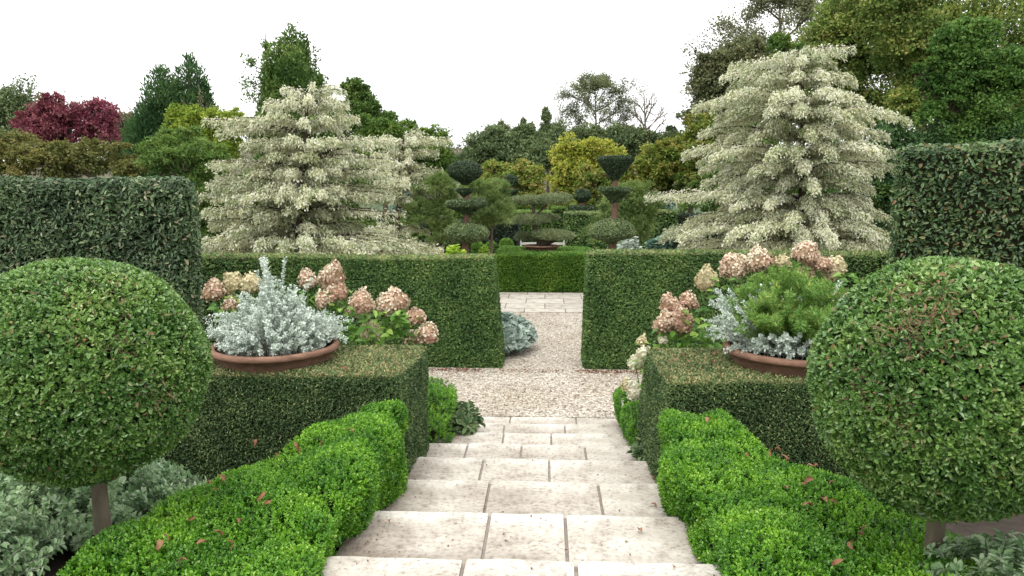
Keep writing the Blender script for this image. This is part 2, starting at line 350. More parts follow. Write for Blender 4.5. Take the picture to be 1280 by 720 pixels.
M['pinkshirt'] = plain('pale pink top', (.62, .46, .50), (.7, .54, .58), 12, .9, 0)
M['whiteshirt'] = plain('white shirt', (.7, .7, .72), (.78, .78, .8), 12, .9, 0)
M['trouser'] = plain('dark trousers', (.02, .022, .03), (.035, .036, .045), 12, .9, 0)
M['white'] = plain('white painted wood', (.34, .335, .30), (.45, .44, .41), 12, .6, .1)

# ------------------------------------------------------------------ ground
NOSE = [3.315, 4.124, 4.94, 5.74, 6.46, 7.17, 7.89, 8.57]
def terrain(x, y):
    y = np.asarray(y, float)
    z = np.interp(y, [-6, 1.0, 3.3, 8.5, 9.0], [1.15, 1.05, .85, -.03, -.03])
    return np.where((np.abs(x) < 1.1) & (y < 8.6), z-.22, z)
mb = MB()
xs = np.concatenate([np.linspace(-900, -40, 12), np.linspace(-30, -3, 19), np.array([-2, -1.15, -1.05, 0, 1.05, 1.15, 2]), np.linspace(3, 30, 19), np.linspace(40, 900, 12)])
ys = np.concatenate([np.linspace(-60, -6, 8), np.linspace(-5, 9.5, 59), np.linspace(11, 40, 16), np.linspace(60, 1200, 14)])
gx, gy = np.meshgrid(xs, ys, indexing='ij'); gz = terrain(gx, gy)
idx = np.arange(gx.size).reshape(gx.shape)
q = np.stack([idx[:-1,:-1], idx[1:,:-1], idx[1:,1:], idx[:-1,1:]], -1).reshape(-1,4)
V = np.stack([gx, gy, gz], -1).reshape(-1,3); cy = V[q].mean(1)[:,1]
mb.add(V, q[cy < 16], .5, 0, True); mb.add(V, q[cy >= 16], .5, 1, True)
tag(mb.build('ground', [M['soil'], M['lawn']]), None, None, kind='structure')
def sheet(name, x0, x1, y0, y1, z, mat, t=.0):
    mb = MB(); V, F = rbox((x0, y0, z-.05), (x1, y1, z), .003, 9); mb.add(V, F, .55); o = mb.build(name, mat); o['kind'] = 'structure'; return o
sheet('gravel_path', -7, 7, 8.58, 16.3, 0, M['gravel'])
sheet('paved_path', -9, 9, 16.3, 19.55, .012, M['paving'])
mbp = MB()                                                              # loose stones on the gravel
n = 9000; P = np.stack([rng.uniform(-2.6, 2.4, n), 8.62 + 7.6*rng.random(n)**1.4, np.zeros(n)], -1)
octv = np.array([[1,0,0],[0,1,0],[-1,0,0],[0,-1,0],[0,0,1],[0,0,-.4]]); octf = np.array([[0,1,4],[1,2,4],[2,3,4],[3,0,4]])
sz = rng.uniform(.007, .017, n)
ang = rng.random(n)*6.28; c, s = np.cos(ang), np.sin(ang)
Vo = octv[None]*np.stack([sz*rng.uniform(.8,1.5,n), sz, sz*.6], -1)[:,None]
Vo = np.stack([Vo[...,0]*c[:,None]-Vo[...,1]*s[:,None], Vo[...,0]*s[:,None]+Vo[...,1]*c[:,None], Vo[...,2]], -1) + P[:,None] + np.array([0,0,.003])
mbp.add(Vo.reshape(-1,3), (octf[None]+np.arange(n)[:,None,None]*6).reshape(-1,3), np.repeat(rng.random(n), 4))
M['pebble'] = leafmat('pebbles', [(0, (.12, .09, .07)), (.3, (.36, .31, .255)), (.7, (.52, .47, .40)), (1, (.68, .64, .58))], .85, 0, .2, 20, .1)
tag(mbp.build('loose_gravel', M['pebble']), None, None, kind='stuff')

# hill far behind
mb = MB()
hx = np.linspace(-520, 520, 80); hy = np.linspace(230, 620, 24)
gx, gy = np.meshgrid(hx, hy, indexing='ij')
prof = 20*np.exp(-((gx+120)/190)**2) + 12*np.exp(-((gx-240)/160)**2) + 9
gz = prof*np.clip((gy-230)/190, 0, 1)**.8 - 1 + 2.2*np.sin(gx*.05)*np.sin(gy*.03)
idx = np.arange(gx.size).reshape(gx.shape)
q = np.stack([idx[:-1,:-1], idx[1:,:-1], idx[1:,1:], idx[:-1,1:]], -1).reshape(-1,4)
VH = np.stack([gx, gy, gz], -1).reshape(-1,3)
M['hill'] = plain('wooded hillside', (.05, .055, .035), (.11, .095, .065), .05, 1, .3)
mb.add(VH, q, .5, 0, True); tag(mb.build('hills', M['hill']), None, None, kind='structure')
mb = MB(); P, N = sample(VH, q, 60000, lambda c, n: (c[:,1] < 470)*(np.abs(c[:,0]) < 330)*1.)
cl = lump(P*.03, 3, 5)
leaf4(mb, P + np.array([0,0,1.])*rng.uniform(0, 1, (60000,1))**2*(3+2.5*lump(P*.25, 2, 8))[:,None], rnd3(60000), N+rnd3(60000)*.6+[0,-.5,0], 1.5, 1.1, np.clip(.5+.3*cl+rng.normal(size=60000)*.15, 0, 1))
tag(mb.build('distant_woods', M['wood']), None, None, kind='stuff')

# ------------------------------------------------------------------ stone steps
JX = [[578, 720], [608, 707.5], [609, 750], [602, 686.5], [582.5, 651.6, 731.5], [629, 689], [630, 706], [637.6, 720]]
JY = [710, 668, 621, 586, 563.5, 547.5, 535, 525]
STEP_LABEL = ['topmost pale stone step, nearest the viewer', 'second pale stone step from the top, in three big slabs', 'third pale stone step from the top, with red brown leaves at its end',
  'fourth stone step from the top, beside the front of the yew blocks', 'stone step of four slabs, the only one with three joints', 'third stone step up from the gravel',
  'second stone step up from the gravel, beside the leathery plant', 'lowest stone step, flush with the gravel']
for k in range(8):
    z = .96 - .137*k; y0 = (NOSE[k-1]-.045 if k else 2.0); y1 = NOSE[k]
    t = thing('stone_step', STEP_LABEL[k], 'step', (0, (y0+y1)/2, z-.14), 'pale stone steps going down to the gravel')
    xs = [-1.12] + [float(atz(px, JY[k], z)[0]) for px in JX[k]] + [1.09]
    for i in range(len(xs)-1):
        mb = MB(); lo = np.array([xs[i]+.006, y0, z-.09]); hi = np.array([xs[i+1]-.006, y1 + (rng.uniform(-.006,.006)), z])
        nx = max(3, int((hi[0]-lo[0])/.06)); V, F = rbox(lo, hi, .014, .04)
        up = V[:,2] > z-.03
        V[:,2] += up*(lump(V*[1,1,0], 9, 40+k)*.0025 + rng.uniform(-.002,.002))
        edge = (V[:,1] > y1-.04); V[:,1] += edge*lump(V*[1,0,0], 23, 60+k*4+i)*.006
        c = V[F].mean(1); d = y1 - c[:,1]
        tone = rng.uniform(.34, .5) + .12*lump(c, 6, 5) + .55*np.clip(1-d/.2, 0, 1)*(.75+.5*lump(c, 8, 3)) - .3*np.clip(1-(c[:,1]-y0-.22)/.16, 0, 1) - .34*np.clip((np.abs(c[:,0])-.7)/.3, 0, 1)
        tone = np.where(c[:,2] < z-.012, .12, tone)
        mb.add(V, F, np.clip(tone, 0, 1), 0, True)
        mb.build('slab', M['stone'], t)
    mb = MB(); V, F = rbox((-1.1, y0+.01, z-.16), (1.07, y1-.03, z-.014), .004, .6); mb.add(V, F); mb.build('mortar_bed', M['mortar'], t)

# ------------------------------------------------------------------ clipped hedges
def hedge(name, label, cat, V, F, n, L, W, mat, loc=None, inset=.05, group=None, depth=.04, out=.45, up=.15, spread=.5, fn=leaf4, wfun=None, rfun=None, jit=.35, sprig=0, sl=.07, cv=None):
    V, F = weld(V, F)
    if loc is None: loc = (V[:,0].mean(), V[:,1].mean(), V[:,2].min())
    t = thing(name, label, cat, loc, group)
    mb = MB(); core(mb, V if cv is None else cv, F, inset); mb.build('shade_core', M['shadecore'], t)  # added solid dark core, stops light leaking through the leaves
    mb = MB()
    if sprig: sprigs(mb, V, F, n, sprig, sl, L, W, 0, wfun)
    else: foliate(mb, V, F, n, L, W, depth, out, up, spread, 0, fn, wfun, jit, rfun)
    mb.build('foliage', mat, t); FORMS.append((V, F))
    return t
FORMS = []
nobot = lambda c, n: np.where(n[:,2] < -.7, .02, 1.)
def topbrown(P, N, r):                     # sheared tops carry straw coloured cut tips
    top = np.clip(N[:,2], 0, 1); return np.where(top > .6, .35 + r*.65, r*.77)
# gate hedges of yew
def gate_hedge(side, label, seed):
    if side < 0:
        a = at(628, 463, 11.0); x1 = a[0]; x0 = -6.6; zt = at(560, 322, 11.1)[2]
    else:
        a = at(729.5, 462, 11.05); x0 = a[0]; x1 = 7.2; zt = at(800, 317, 11.1)[2]
    V, F = rbox((x0, 11.0, -.02), (x1, 11.75, zt), .035, .09)
    h = np.clip(V[:,2]/zt, 0, 1); b = .13*h
    V[:,1] += np.where(V[:,1] < 11.35, b*.8, -b*.6)
    if side < 0: V[:,0] -= np.where(V[:,0] > x1-.4, b*1.2, 0)
    else: V[:,0] += np.where(V[:,0] < x0+.4, b*.35, 0)
    V += vnorm(*weld(V, F))[0]*0 if False else 0
    V[:,1] += lump(V, 2.2, seed)*.022; V[:,2] += (V[:,2] > zt-.1)*lump(V, 1.6, seed+1)*.016
    hedge('yew_hedge', label, 'hedge', V, F, 105000, .05, .017, M['yew'], wfun=lambda c, n: nobot(c, n)*np.where(n[:,1] > .6, .35, 1)*np.where(np.abs(c[:,0]) > 4.6, .5, 1), rfun=topbrown, spread=.6)
gate_hedge(-1, 'long clipped yew hedge ending at the silver plant in the gravel gap', 11)
gate_hedge(1, 'long clipped yew hedge under the largest cream tree, behind the white hydrangea', 21)
# low yew blocks that carry the pots
ZT = H - 1.37
def yew_block(x0, x1, y0, y1, label, seed):
    V, F = rbox((x0, y0, -.0), (x1, y1, ZT), .04, .07)
    V[:,2] = np.where(V[:,2] < .1, terrain(V[:,0], V[:,1])-.05, V[:,2]); V[:,0] += np.clip(1-V[:,2]/ZT, 0, 1)*(-.11 if x0 > 0 else .02)*(np.abs(V[:,0]) < 1.6)
    V[:,2] += (V[:,2] > ZT-.1)*lump(V, 3, seed)*.014; V[:,:2] += (lump(V, 3.3, seed+2)*.018)[:,None]*np.sign(V[:,:2]-[(x0+x1)/2,(y0+y1)/2])
    hedge('yew_block', label, 'hedge', V, F, 210000, .024, .0085, M['yewblock'], wfun=lambda c, n: nobot(c, n)*np.where(n[:,1] > .6, .3, 1), rfun=topbrown, spread=.7, depth=.035, inset=.04)
yew_block(-3.5, -1.075, 5.25, 6.34, 'low flat-topped yew block carrying the pot of silver foliage only', 31)
yew_block(.915, 3.3, 5.2, 6.36, 'low flat-topped yew block carrying the pot with the feathery green plant', 37)
# box edging beside the steps
def box_edge(inner, outer_pts, y0, y1, zt, label, seed, n, L=.021, W=.014, Lsp=.085):
    s = 1 if inner > 0 else -1
    ya = [p[0] for p in outer_pts]; xa = [p[1] for p in outer_pts]
    V, F = rbox((0, y0, 0), (1, y1, 1), .12, .03)
    V, F = rbox((0, 0, 0), (1, (y1-y0), .62), .15, .035)
    u = V[:,0].copy(); y = V[:,1] + y0
    xo = np.interp(y, ya, xa); g = np.interp(y, [-6, 1, 3.3, 8.5], [1.15, 1.05, .9, 0]) - .03
    zz = np.interp(y, [p[0] for p in zt], [p[1] for p in zt]); tz = V[:,2]/.62
    V = np.stack([inner + (xo-inner)*u, y, g + (zz-g)*tz], -1)
    if s < 0: F = F[:, ::-1]
    V, F = weld(V, F); Nn = vnorm(V, F)
    cv = V.copy(); V = V + nrm(Nn*[.6,.6,1]+[0,0,.15])*(lump(V, 4.5, seed, 2)*.045 + np.abs(lump(V, 7.5, seed+1, 1))*.105 - .045)[:,None]
    key = np.unique(np.round(V, 4), axis=0, return_index=True)[1]; cv = cv[key]
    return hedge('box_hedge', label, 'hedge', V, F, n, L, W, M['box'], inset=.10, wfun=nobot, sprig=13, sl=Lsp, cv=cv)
box_edge(-1.04, [(2.0, -2.25), (3.2, -2.1), (3.9, -2.0), (4.4, -1.72), (4.85, -1.4), (5.1, -1.3)], 2.0, 5.12, [(2, 1.10), (3.2, 1.10), (4.2, 1.17), (5, 1.19)], 'bright green box hedge strewn with red brown leaves beside the trunk of the ball tree', 51, 13000)
box_edge(.81, [(2.0, 2.5), (2.6, 2.4), (3.0, 2.3), (3.6, 1.98), (4.2, 1.5), (4.9, 1.3)], 2.0, 5.08, [(2, 1.17), (3.2, 1.15), (5, 1.2)], 'bright green tufted box hedge below the pot with the feathery plant', 55, 14000)
box_edge(-.98, [(6.4, -2.6), (8.3, -2.6)], 6.42, 8.35, [(6.4, .62), (8.3, .56)], 'low bright box hedge beside the leathery plant at the foot of the steps', 61, 4200, .022, .015)
box_edge(.82, [(6.4, 2.4), (8.3, 2.4)], 6.44, 8.3, [(6.4, .62), (8.3, .56)], 'low bright box hedge under the cream and white hydrangea heads', 65, 3800, .022, .015)

# tall dark hedges at the sides
zt = at(170, 226, 8.0)[2]; xr = at(246, 300, 8.0)[0]
V, F = rbox((-9.5, 8.0, -.1), (xr, 9.1, zt), .08, .14); V[:,:] += (lump(V, 2.5, 70)*.03)[:,None]; V[:,1] += lump(V, 7, 71)*.05; V[:,0] -= np.clip(V[:,1]-8, 0, 9)*.62*np.clip((V[:,0]-xr+1.5)/1.5, 0, 1)
hedge('laurel_hedge', 'tall dark blue-green hedge behind the ball tree, beside the cream tree', 'hedge', V, F, 90000, .058, .026, M['laurel'], fn=leaf6, inset=.10, depth=.12, out=.5, up=-.25, spread=.5, wfun=lambda c, n: nobot(c, n)*np.where(n[:,1] > .6, .3, 1)*np.where(c[:,0] < -6.5, .6, 1))
V, F = rbox((0, 0, -.1), (4.2, 1.2, at(1120, 182, 8.6)[2]), .08, .14); a = R_(-38)
V[:,2] += (V[:,2] > 2.5)*V[:,0]*.0
V = np.stack([V[:,0]*math.cos(a)-V[:,1]*math.sin(a), V[:,0]*math.sin(a)+V[:,1]*math.cos(a), V[:,2]], -1) + [at(1114, 250, 8.7)[0], 8.7, 0]
V += (lump(V, 2.5, 75)*.03)[:,None]
hedge('hornbeam_hedge', 'tall green leafy hedge wall behind the browned ball bush', 'hedge', V, F, 55000, .055, .027, M['hornbeam'], fn=leaf6, inset=.08, depth=.08, out=.5, up=-.2, spread=.6, wfun=nobot)

# balls
def ball(c, r, label, cat, trunk, seed, name, brown):
    c = np.asarray(c); g = float(np.interp(c[1], [-6, 1, 3.3, 8.5], [1.15, 1.05, .9, 0]))
    t = thing(name, label, cat, (c[0], c[1], g))
    V, F = ell(c, (r, r, r*.97), 40, 26); d = nrm(V-c); V = V + d*(lump(V, 4, seed)*.02 + lump(V, 14, seed+3, 2)*.012)[:,None]
    mb = MB(); core(mb, V, F, .045); mb.build('shade_core', M['shadecore'], t)  # added dark core inside the ball, blocks light behind the leaves
    mb = MB()
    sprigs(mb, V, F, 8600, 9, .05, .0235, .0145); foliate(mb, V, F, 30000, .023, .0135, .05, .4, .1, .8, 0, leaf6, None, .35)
    for b, sp, k in brown:                                                # scorched patches
        b = nrm(at(b[0], b[1], c[1]-r*b[2]) - c); u = nrm(b + rnd3(k)*sp); P = c + u*r*rng.uniform(.985, 1.015, (k,1))
        leaf4(mb, P, rnd3(k)+u*.3, u+rnd3(k)*.4, .05*rng.uniform(.5,1.2,k), .008, None, 1)
    mb.build('foliage', [M['ball'], M['ballbrown']], t)
    if trunk:
        mb = MB(); tube(mb, [(c[0]+.01, c[1], g-.05), (c[0]-.005, c[1]+.01, g+.3), (c[0], c[1], c[2]-r*.7)], [.045, .038, .036], 14); mb.build('trunk', M['greybark'], t)
    return t
YB = 3.35
ball(at(112, 463, YB), .545, 'clipped leafy ball standard on a bare grey trunk', 'ball tree', True, 81, 'ball_tree', [((118, 345, .6), .2, 90), ((165, 430, .85), .08, 60), ((215, 500, .6), .1, 60)])
ball(at(1187, 480, 3.05), .545, 'clipped leafy ball bush with scorched brown patch on its upper side', 'ball bush', True, 85, 'ball_bush', [((1148, 392, .75), .13, 110), ((1112, 418, .75), .09, 60), ((1165, 360, .6), .15, 80), ((1060, 470, .55), .12, 50), ((1120, 520, .85), .1, 60)])

# ------------------------------------------------------------------ pots and their plants
def pot(c, r, h, label, name='terracotta_bowl'):
    t = thing(name, label, 'pot', c)
    mb = MB()
    V, F = lathe([(.02, 0), (r*.78, 0), (r*.84, h*.3), (r*.915, h*.74), (r*.93, h*.76)], 64); mb.add(V+c, F, .5, 0, True)
    V, F = lathe([(r*.9, h*.95), (r*.86, h*.5), (r*.8, h*.3)], 64); mb.add(V+c, F, .5, 0, True); mb.build('bowl', M['terra'], t)
    mb = MB(); V, F = lathe([(r*.93, h*.757), (r*.985, h*.76), (r*1.0, h*.82), (r*1.0, h*.93), (r*.97, h), (r*.92, h), (r*.90, h*.95)], 64); V[:,2] += lump(V*[3,3,0], 3, 2)*.002; mb.add(V+c, F, .5, 0, True); mb.build('rim', M['terra'], t)
    mb = MB(); V, F = lathe([(.01, h*.78), (r*.5, h*.8), (r*.885, h*.72)], 48); mb.add(V+c, F[:, ::1], .5, 0, True); mb.build('soil', M['soil'], t)
    return t
def stem_plant(name, label, cat, c, stems, leafL, leafW, mat, smat, step=.014, n_w=4, spread=1., fn=leaf4, start=.15, tip=0, group=None, srad=.003):
    t = thing(name, label, cat, c, group); ms = MB(); ml = MB()
    P=[]; D=[]; T=[]
    for a, b, e in stems:
        ln = np.linalg.norm(np.asarray(e)-np.asarray(a)); m = max(5, int(ln/.08)); pts = bez(a, b, e, m)
        tube(ms, pts, np.linspace(srad*1.6, srad*.5, m), 4)
        k = max(4, int(ln/step)); tt = start + (1-start)*rng.random(k*n_w)
        tt = tt[:,None]; Q = (1-tt)**2*np.asarray(a)+2*tt*(1-tt)*np.asarray(b)+tt*tt*np.asarray(e)
        tg = nrm(2*(1-tt)*(np.asarray(b)-a)+2*tt*(np.asarray(e)-b))
        P.append(Q); T.append(tg)
    P = np.concatenate(P); T = np.concatenate(T); n = len(P)
    side = nrm(np.cross(T, rnd3(n))); D = side + T*.6*spread + [0,0,.2]
    s = rng.uniform(.6, 1.25, n)
    fn(ml, P + side*rng.uniform(0, leafL*.5, (n,1)), D, T + rnd3(n)*.5 + [0,0,.4], leafL*s, leafW*s)
    ms.build('stems', smat, t); ml.build('foliage', mat, t); return t
PL = np.array([*atz(345, 452, ZT+.17)[:2], ZT-.02]); PLr = .55
PL = np.array([at(344, 440, 5.72)[0], 5.73, ZT-.07])
pot(PL, .515, .20, 'wide terracotta bowl overflowing with silver foliage alone')
PRt = np.array([at(992, 450, 5.72)[0], 5.74, ZT-.06])
pot(PRt, .54, .21, 'wide terracotta bowl holding a feathery green plant among silver foliage')
def mound_stems(c, n, R, zb, hfun, rr=.4):
    out = []
    for i in range(n):
        a = rng.random()*6.283; q = math.sqrt(rng.random()); d = np.array([math.cos(a), math.sin(a), 0])
        b = c + d*rr*q*.9 + [0,0,zb]; h = hfun(d, q)*rng.uniform(.65, 1.05)
        e = c + d*R*q*rng.uniform(.85, 1.12) + np.array([rng.normal()*.03, rng.normal()*.03, zb+h])
        out.append((b, b*.5 + e*.5 + np.array([0,0,h*.22]) - d*.05, e))
    return out
hl = lambda d, q: (.22 + .44*(1-q)**.7)*(.8+.35*math.sin(d[0]*5+1.3)*math.sin(d[1]*4))
st = mound_stems(PL, 420, .50, .15, hl)
for i in range(150): a_ = rng.random()*6.28; q_ = np.array([math.cos(a_), math.sin(a_), 0]); e = PL + q_*(rng.uniform(.40,.47) if q_[1] < .2 else rng.uniform(.44, .6)) + [0,0,rng.uniform(.19,.32)]; b_ = PL + q_*.38 + [0,0,.15]; st.append((b_, (b_+e)/2+[0,0,.08], e))
pk = PL + [-.06, .05, .15]
for i in range(34): e = pk + [rng.normal()*.11, rng.normal()*.1, rng.uniform(.30, .78)]; st.append((pk+rnd3(1)[0]*[.05,.05,0], pk*.5+e*.5+rnd3(1)[0]*.02, e))
for i in range(16): e = pk + [.24+rng.normal()*.05, rng.normal()*.08, rng.uniform(.3, .58)]; st.append((pk+[.05,0,0], pk*.5+e*.5+[0,0,.05], e))
for i in range(34): a_ = rng.uniform(-.3, 3.5); e = PL + [math.cos(a_)*rng.uniform(.5,.66), math.sin(a_)*rng.uniform(.45,.6), rng.uniform(.2, .42)]; st.append((PL+np.array([math.cos(a_)*.35, math.sin(a_)*.35, .15]), (PL+e)*.5+[0,0,.3], e))
stem_plant('silver_plant', 'silver woolly-leaved plant filling its bowl, one tall spray at its middle', 'plant', PL+[0,0,.15], st, .021, .0155, M['silver'], M['silverstem'], .008, 2, start=.2, srad=.002)
st = []
for i in range(300):
    a_ = rng.random()*6.283; d = np.array([math.cos(a_), math.sin(a_), 0]); q = rng.uniform(.72, .92) if d[1] < -.4 else rng.uniform(.8, 1.2)
    b = PRt + d*rng.uniform(.15, .42) + [0,0,.14]; e = PRt + d*.58*q + [0, 0, .14 + rng.uniform(.06, .26 if d[1] < -.4 else .5)]
    st.append((b, (b+e)/2+[0,0,.1], e))
for i in range(26): d = rnd3(1)[0]; e = PRt + [d[0]*.25, d[1]*.2, .14 + rng.uniform(.45, .62)]; st.append((PRt+[d[0]*.1,d[1]*.1,.14], (PRt+e)/2+[0,0,.1], e))
stem_plant('silver_plant', 'silver woolly-leaved plant trailing round the feathery green one', 'plant', PRt+[0,0,.14], st, .021, .0155, M['silver'], M['silverstem'], .008, 2, start=.2, srad=.002)
fc = PRt + [-.05, -.04, .14]
st = mound_stems(fc, 190, .54, 0, lambda d, q: .36 + .34*(1-q**2), .2)
stem_plant('feathery_plant', 'bright green feathery plant rising from the middle of a silver-edged bowl', 'plant', fc, st, .042, .0085, M['fennel'], M['hydleaf'], .012, 5, .9, start=.42)

# ------------------------------------------------------------------ hydrangeas
def hydrangea(label, heads, Y, base_px, nleaf, leaf_box, seed, group=None, Ls=(.10, .055)):
    bx = at(base_px, 400, Y)[0]; g = float(terrain(2., Y)); base = np.array([bx, Y, g])
    t = thing('hydrangea', label, 'hydrangea', base, group); ms = MB()
    for px, py, wpx, hpx, kind in heads:
        dy = rng.uniform(-.12, .12); c = at(px, py, Y+dy); k = (Y+dy)/900; w_, h_ = wpx*k*.43, hpx*k*.47
        b = base + [(c[0]-bx)*.25 + rng.normal()*.05, rng.normal()*.08, 0]
        tube(ms, bez(b, [b[0]*.4+c[0]*.6, b[1], c[2]*.6+b[2]*.4], c-[0,0,h_*.8], 7), np.linspace(.008, .004, 7), 5)
        n_ = 14; u = np.linspace(0, 1, n_); pr = (u**.38)*((1-u)**.85); pr = pr/pr.max()*.98
        V, F = lathe(np.stack([np.maximum(pr*w_*1.08, .004), (u*2-1)*h_], -1), 18)
        tl = nrm(np.array([rng.normal()*.3, rng.normal()*.2-.15, 1.])); xa = nrm(np.cross([0,1,0], tl)); ya = np.cross(tl, xa)
        V = V[:,:1]*xa + V[:,1:2]*ya + V[:,2:]*tl; V = V*(1+lump(V+c, 30, seed)[:,None]*.2) + c
        mh = MB(); core(mh, V, F, .014, 1)
        m_ = min(900, int(560*max(.45, w_*h_/.0125)))
        P, N = sample(V, F, m_); P += N*rng.uniform(-.022, .012, (m_,1)); s = rng.uniform(.7, 1.2, m_)
        leaf4(mh, P - nrm(np.cross(N, rnd3(m_)))*.009, np.cross(N, rnd3(m_)), N + rnd3(m_)*.6, .029*s, .026*s, np.clip(.45+.4*(P[:,2]-c[2])/h_*.6+.3*lump(P, 9, seed)+rng.normal(size=m_)*.2, 0, 1), 0, .1)
        mh.build('flower_head', [M[kind], M['petalh'] if kind == 'petal' else M[kind]], t)
    ms.build('stems', M['hydleaf'], t)
    ml = MB()
    for (x0, y0, x1, y1, n) in leaf_box:
        for i in range(n):
            p = at(rng.uniform(x0, x1), rng.uniform(y0, y1), Y + rng.uniform(-.15, .25))[None]
            d = np.array([[rng.normal(), rng.normal()-.5, rng.uniform(-.6, .4)]])
            leaf6(ml, p, d, np.array([[rng.normal()*.4, -.5, 1.]]), Ls[0]*rng.uniform(.6, 1.15), Ls[1]*rng.uniform(.8, 1.1), None, 0, .12, .25)
    ml.build('foliage', M['hydleaf'], t); return t
hydrangea('hydrangea with three buff and greenish flower heads behind the silver foliage', [(268,360,29,31,'petal'), (289,350,28,28,'petalc'), (314,353,28,28,'petalc'), (288,378,20,18,'petal'), (304,398,16,16,'petal')], 6.72, 300, 0, [(268,368,318,400,34), (275,385,330,420,34)], 101)
hydrangea('hydrangea with tall pink-brown flower heads beside the tallest silver spray', [(384,347,26,26,'petal'), (416,343,36,42,'petal'), (420,362,30,28,'petal'), (405,372,26,24,'petal'), (440,388,16,16,'petal')], 6.68, 405, 0, [(375,360,440,420,60)], 103)
hydrangea('hydrangea with six big pink flower heads at the open end of the yew block', [(453,374,33,33,'petal'), (483,378,30,28,'petal'), (496,375,34,36,'petal'), (519,393,27,24,'petal'), (464,411,29,26,'petalc'), (535,416,28,26,'petal'), (516,420,30,17,'petal')], 6.62, 485, 0, [(435,386,510,425,95), (490,395,525,420,25), (430,405,470,428,30)], 107)
hydrangea('hydrangea with four russet pink heads clustered over the white hydrangea', [(830,401,28,32,'petal'), (850,396,36,40,'petal'), (838,378,28,24,'petal'), (860,374,26,24,'petal'), (853,410,26,18,'petalc')], 6.72, 850, 0, [(822,408,905,432,70), (850,385,890,425,40)], 111)
hydrangea('hydrangea with rounded pink heads showing above the feathery green plant', [(884,346,30,29,'petalc'), (915,330,38,35,'petal'), (949,323,34,29,'petal'), (979,326,24,20,'petalc')], 6.85, 930, 0, [(885,345,990,390,80)], 113)
hydrangea('hydrangea with a pink and buff cluster between the ball bush and feathery plant', [(1011,315,38,27,'petal'), (1024,327,32,24,'petal'), (1042,333,34,29,'petalc'), (1058,371,32,22,'petal'), (1005,340,26,18,'petal')], 6.8, 1030, 0, [(1000,340,1080,400,70)], 117)
hydrangea('hydrangea with white and cream heads leaning over the low box hedge', [(795,452,25,22,'petalw'), (806,440,18,21,'petalw'), (813,463,16,20,'petalw'), (829,424,11,11,'petalw'), (803,425,10,11,'petalc'), (792,486,24,30,'petalw'), (784,479,16,18,'petalc')], 6.62, 822, 0, [(798,426,822,470,46), (796,455,822,520,60)], 121, None, (.07, .035))

# ------------------------------------------------------------------ low soft plants
def mound_plant(name, label, cat, c, rx, ry, h, n, mat, L, W, stems=70, group=None):
    st = []
    for i in range(stems):
        a_ = rng.random()*6.283; q = math.sqrt(rng.random()); e = c + np.array([math.cos(a_)*rx*q, math.sin(a_)*ry*q, h*(1-.55*q*q)*rng.uniform(.75, 1.1)])
        b = c + np.array([math.cos(a_)*rx*q*.5, math.sin(a_)*ry*q*.5, 0]); st.append((b, (b+e)/2 + [0,0,h*.2], e))
    return stem_plant(name, label, cat, c, st, L, W, mat, M['silverstem'], .016, n, .7, leaf6, start=.25, group=group)
mound_plant('catmint', 'soft grey-green plant spreading behind the trunk of the ball tree', 'plant', np.array([-2.75, 3.85, .75]), .85, .6, .46, 3, M['catmint'], .034, .02, 420)
mound_plant('catmint', 'soft grey-green plant in front of the trunk of the ball tree', 'plant', np.array([-2.75, 2.95, .9]), .5, .5, .36, 3, M['catmint'], .034, .02, 200)
mound_plant('catmint', 'soft grey-green plant tucked under the browned ball bush', 'plant', np.array([1.92, 2.85, .95]), .42, .34, .36, 3, M['catmint'], .034, .02, 170)
p = at(637, 428, 11.85); mound_plant('silver_edging_plant', 'pale silvery plant spilling onto gravel behind the end of the hedge', 'plant', np.array([at(632, 428, 12.4)[0], 12.4, 0]), .52, .8, .58, 3, M['lamb'], .10, .05, 130)
mound_plant('leathery_plant', 'leathery green plant growing over the end of the lower steps', 'plant', np.array([-.92, 7.35, .2]), .28, .34, .30, 2, M['hellebore'], .085, .042, 42)
mound_plant('leathery_seedling', 'small leafy plant at the step edge under the yew block', 'plant', np.array([.86, 6.05, .42]), .12, .14, .2, 2, M['hellebore'], .055, .03, 16)

# ------------------------------------------------------------------ far garden: box bed, pine bonsai, topiary
xa, xb = at(619, 350, 19.7)[0], at(733, 350, 19.7)[0]; zb = at(676, 319, 19.6)[2]
V, F = rbox((xa-.05, 19.6, -.02), (xb+.3, 23.0, zb), .09, .16); V[:,2] += (V[:,2] > zb-.2)*lump(V, 2, 91)*.03; V[:,1] += lump(V, 3, 92)*.03
hedge('box_bed', 'broad flat-topped bright box bed carrying the potted cloud pine', 'hedge', V, F, 90000, .05, .028, M['boxfar'], wfun=nobot, inset=.06, depth=.05, out=.6, up=.3, spread=.7)
bp = np.array([at(677, 313, 20.9)[0], 20.9, zb+.01])
pot(bp, .52, .17, 'shallow brown bowl under the cloud pine', 'shallow_bowl')
def pads(t, Y, items, n_per, L, W, mat, base_y=None):
    for (px, py, rx, ry, dy) in items:
        c = at(px, py, Y+dy); k = (Y+dy)/900; mb = MB()
        V, F = ell(c, (rx*k, rx*k*.75, ry*k), 22, 12); V[:,2] += lump(V, 3, int(px))*.06
        V[:,2] = np.where(V[:,2] < c[2]-ry*k*.45, c[2]-ry*k*.45 + (V[:,2]-c[2]+ry*k*.45)*.4, V[:,2])
        foliate(mb, V, F, int(n_per*rx*rx/900)+400, L, W, .1, .8, .35, .7, 0); mb.build('needle_pad', mat, t)
t = thing('cloud_pine', 'potted pine trained into flat grey-green cloud tiers', 'pine', bp+[0,0,.12])
pads(t, 20.9, [(692,294,27,6.5,-.2), (660,296,16,6,.2), (662,275,26,5.5,0), (684,272,16,4.5,.4), (660,250,24,6,.2), (688,248,22,7,-.1), (706,249,9,5,0)], 9000, .07, .014, M['pine'])
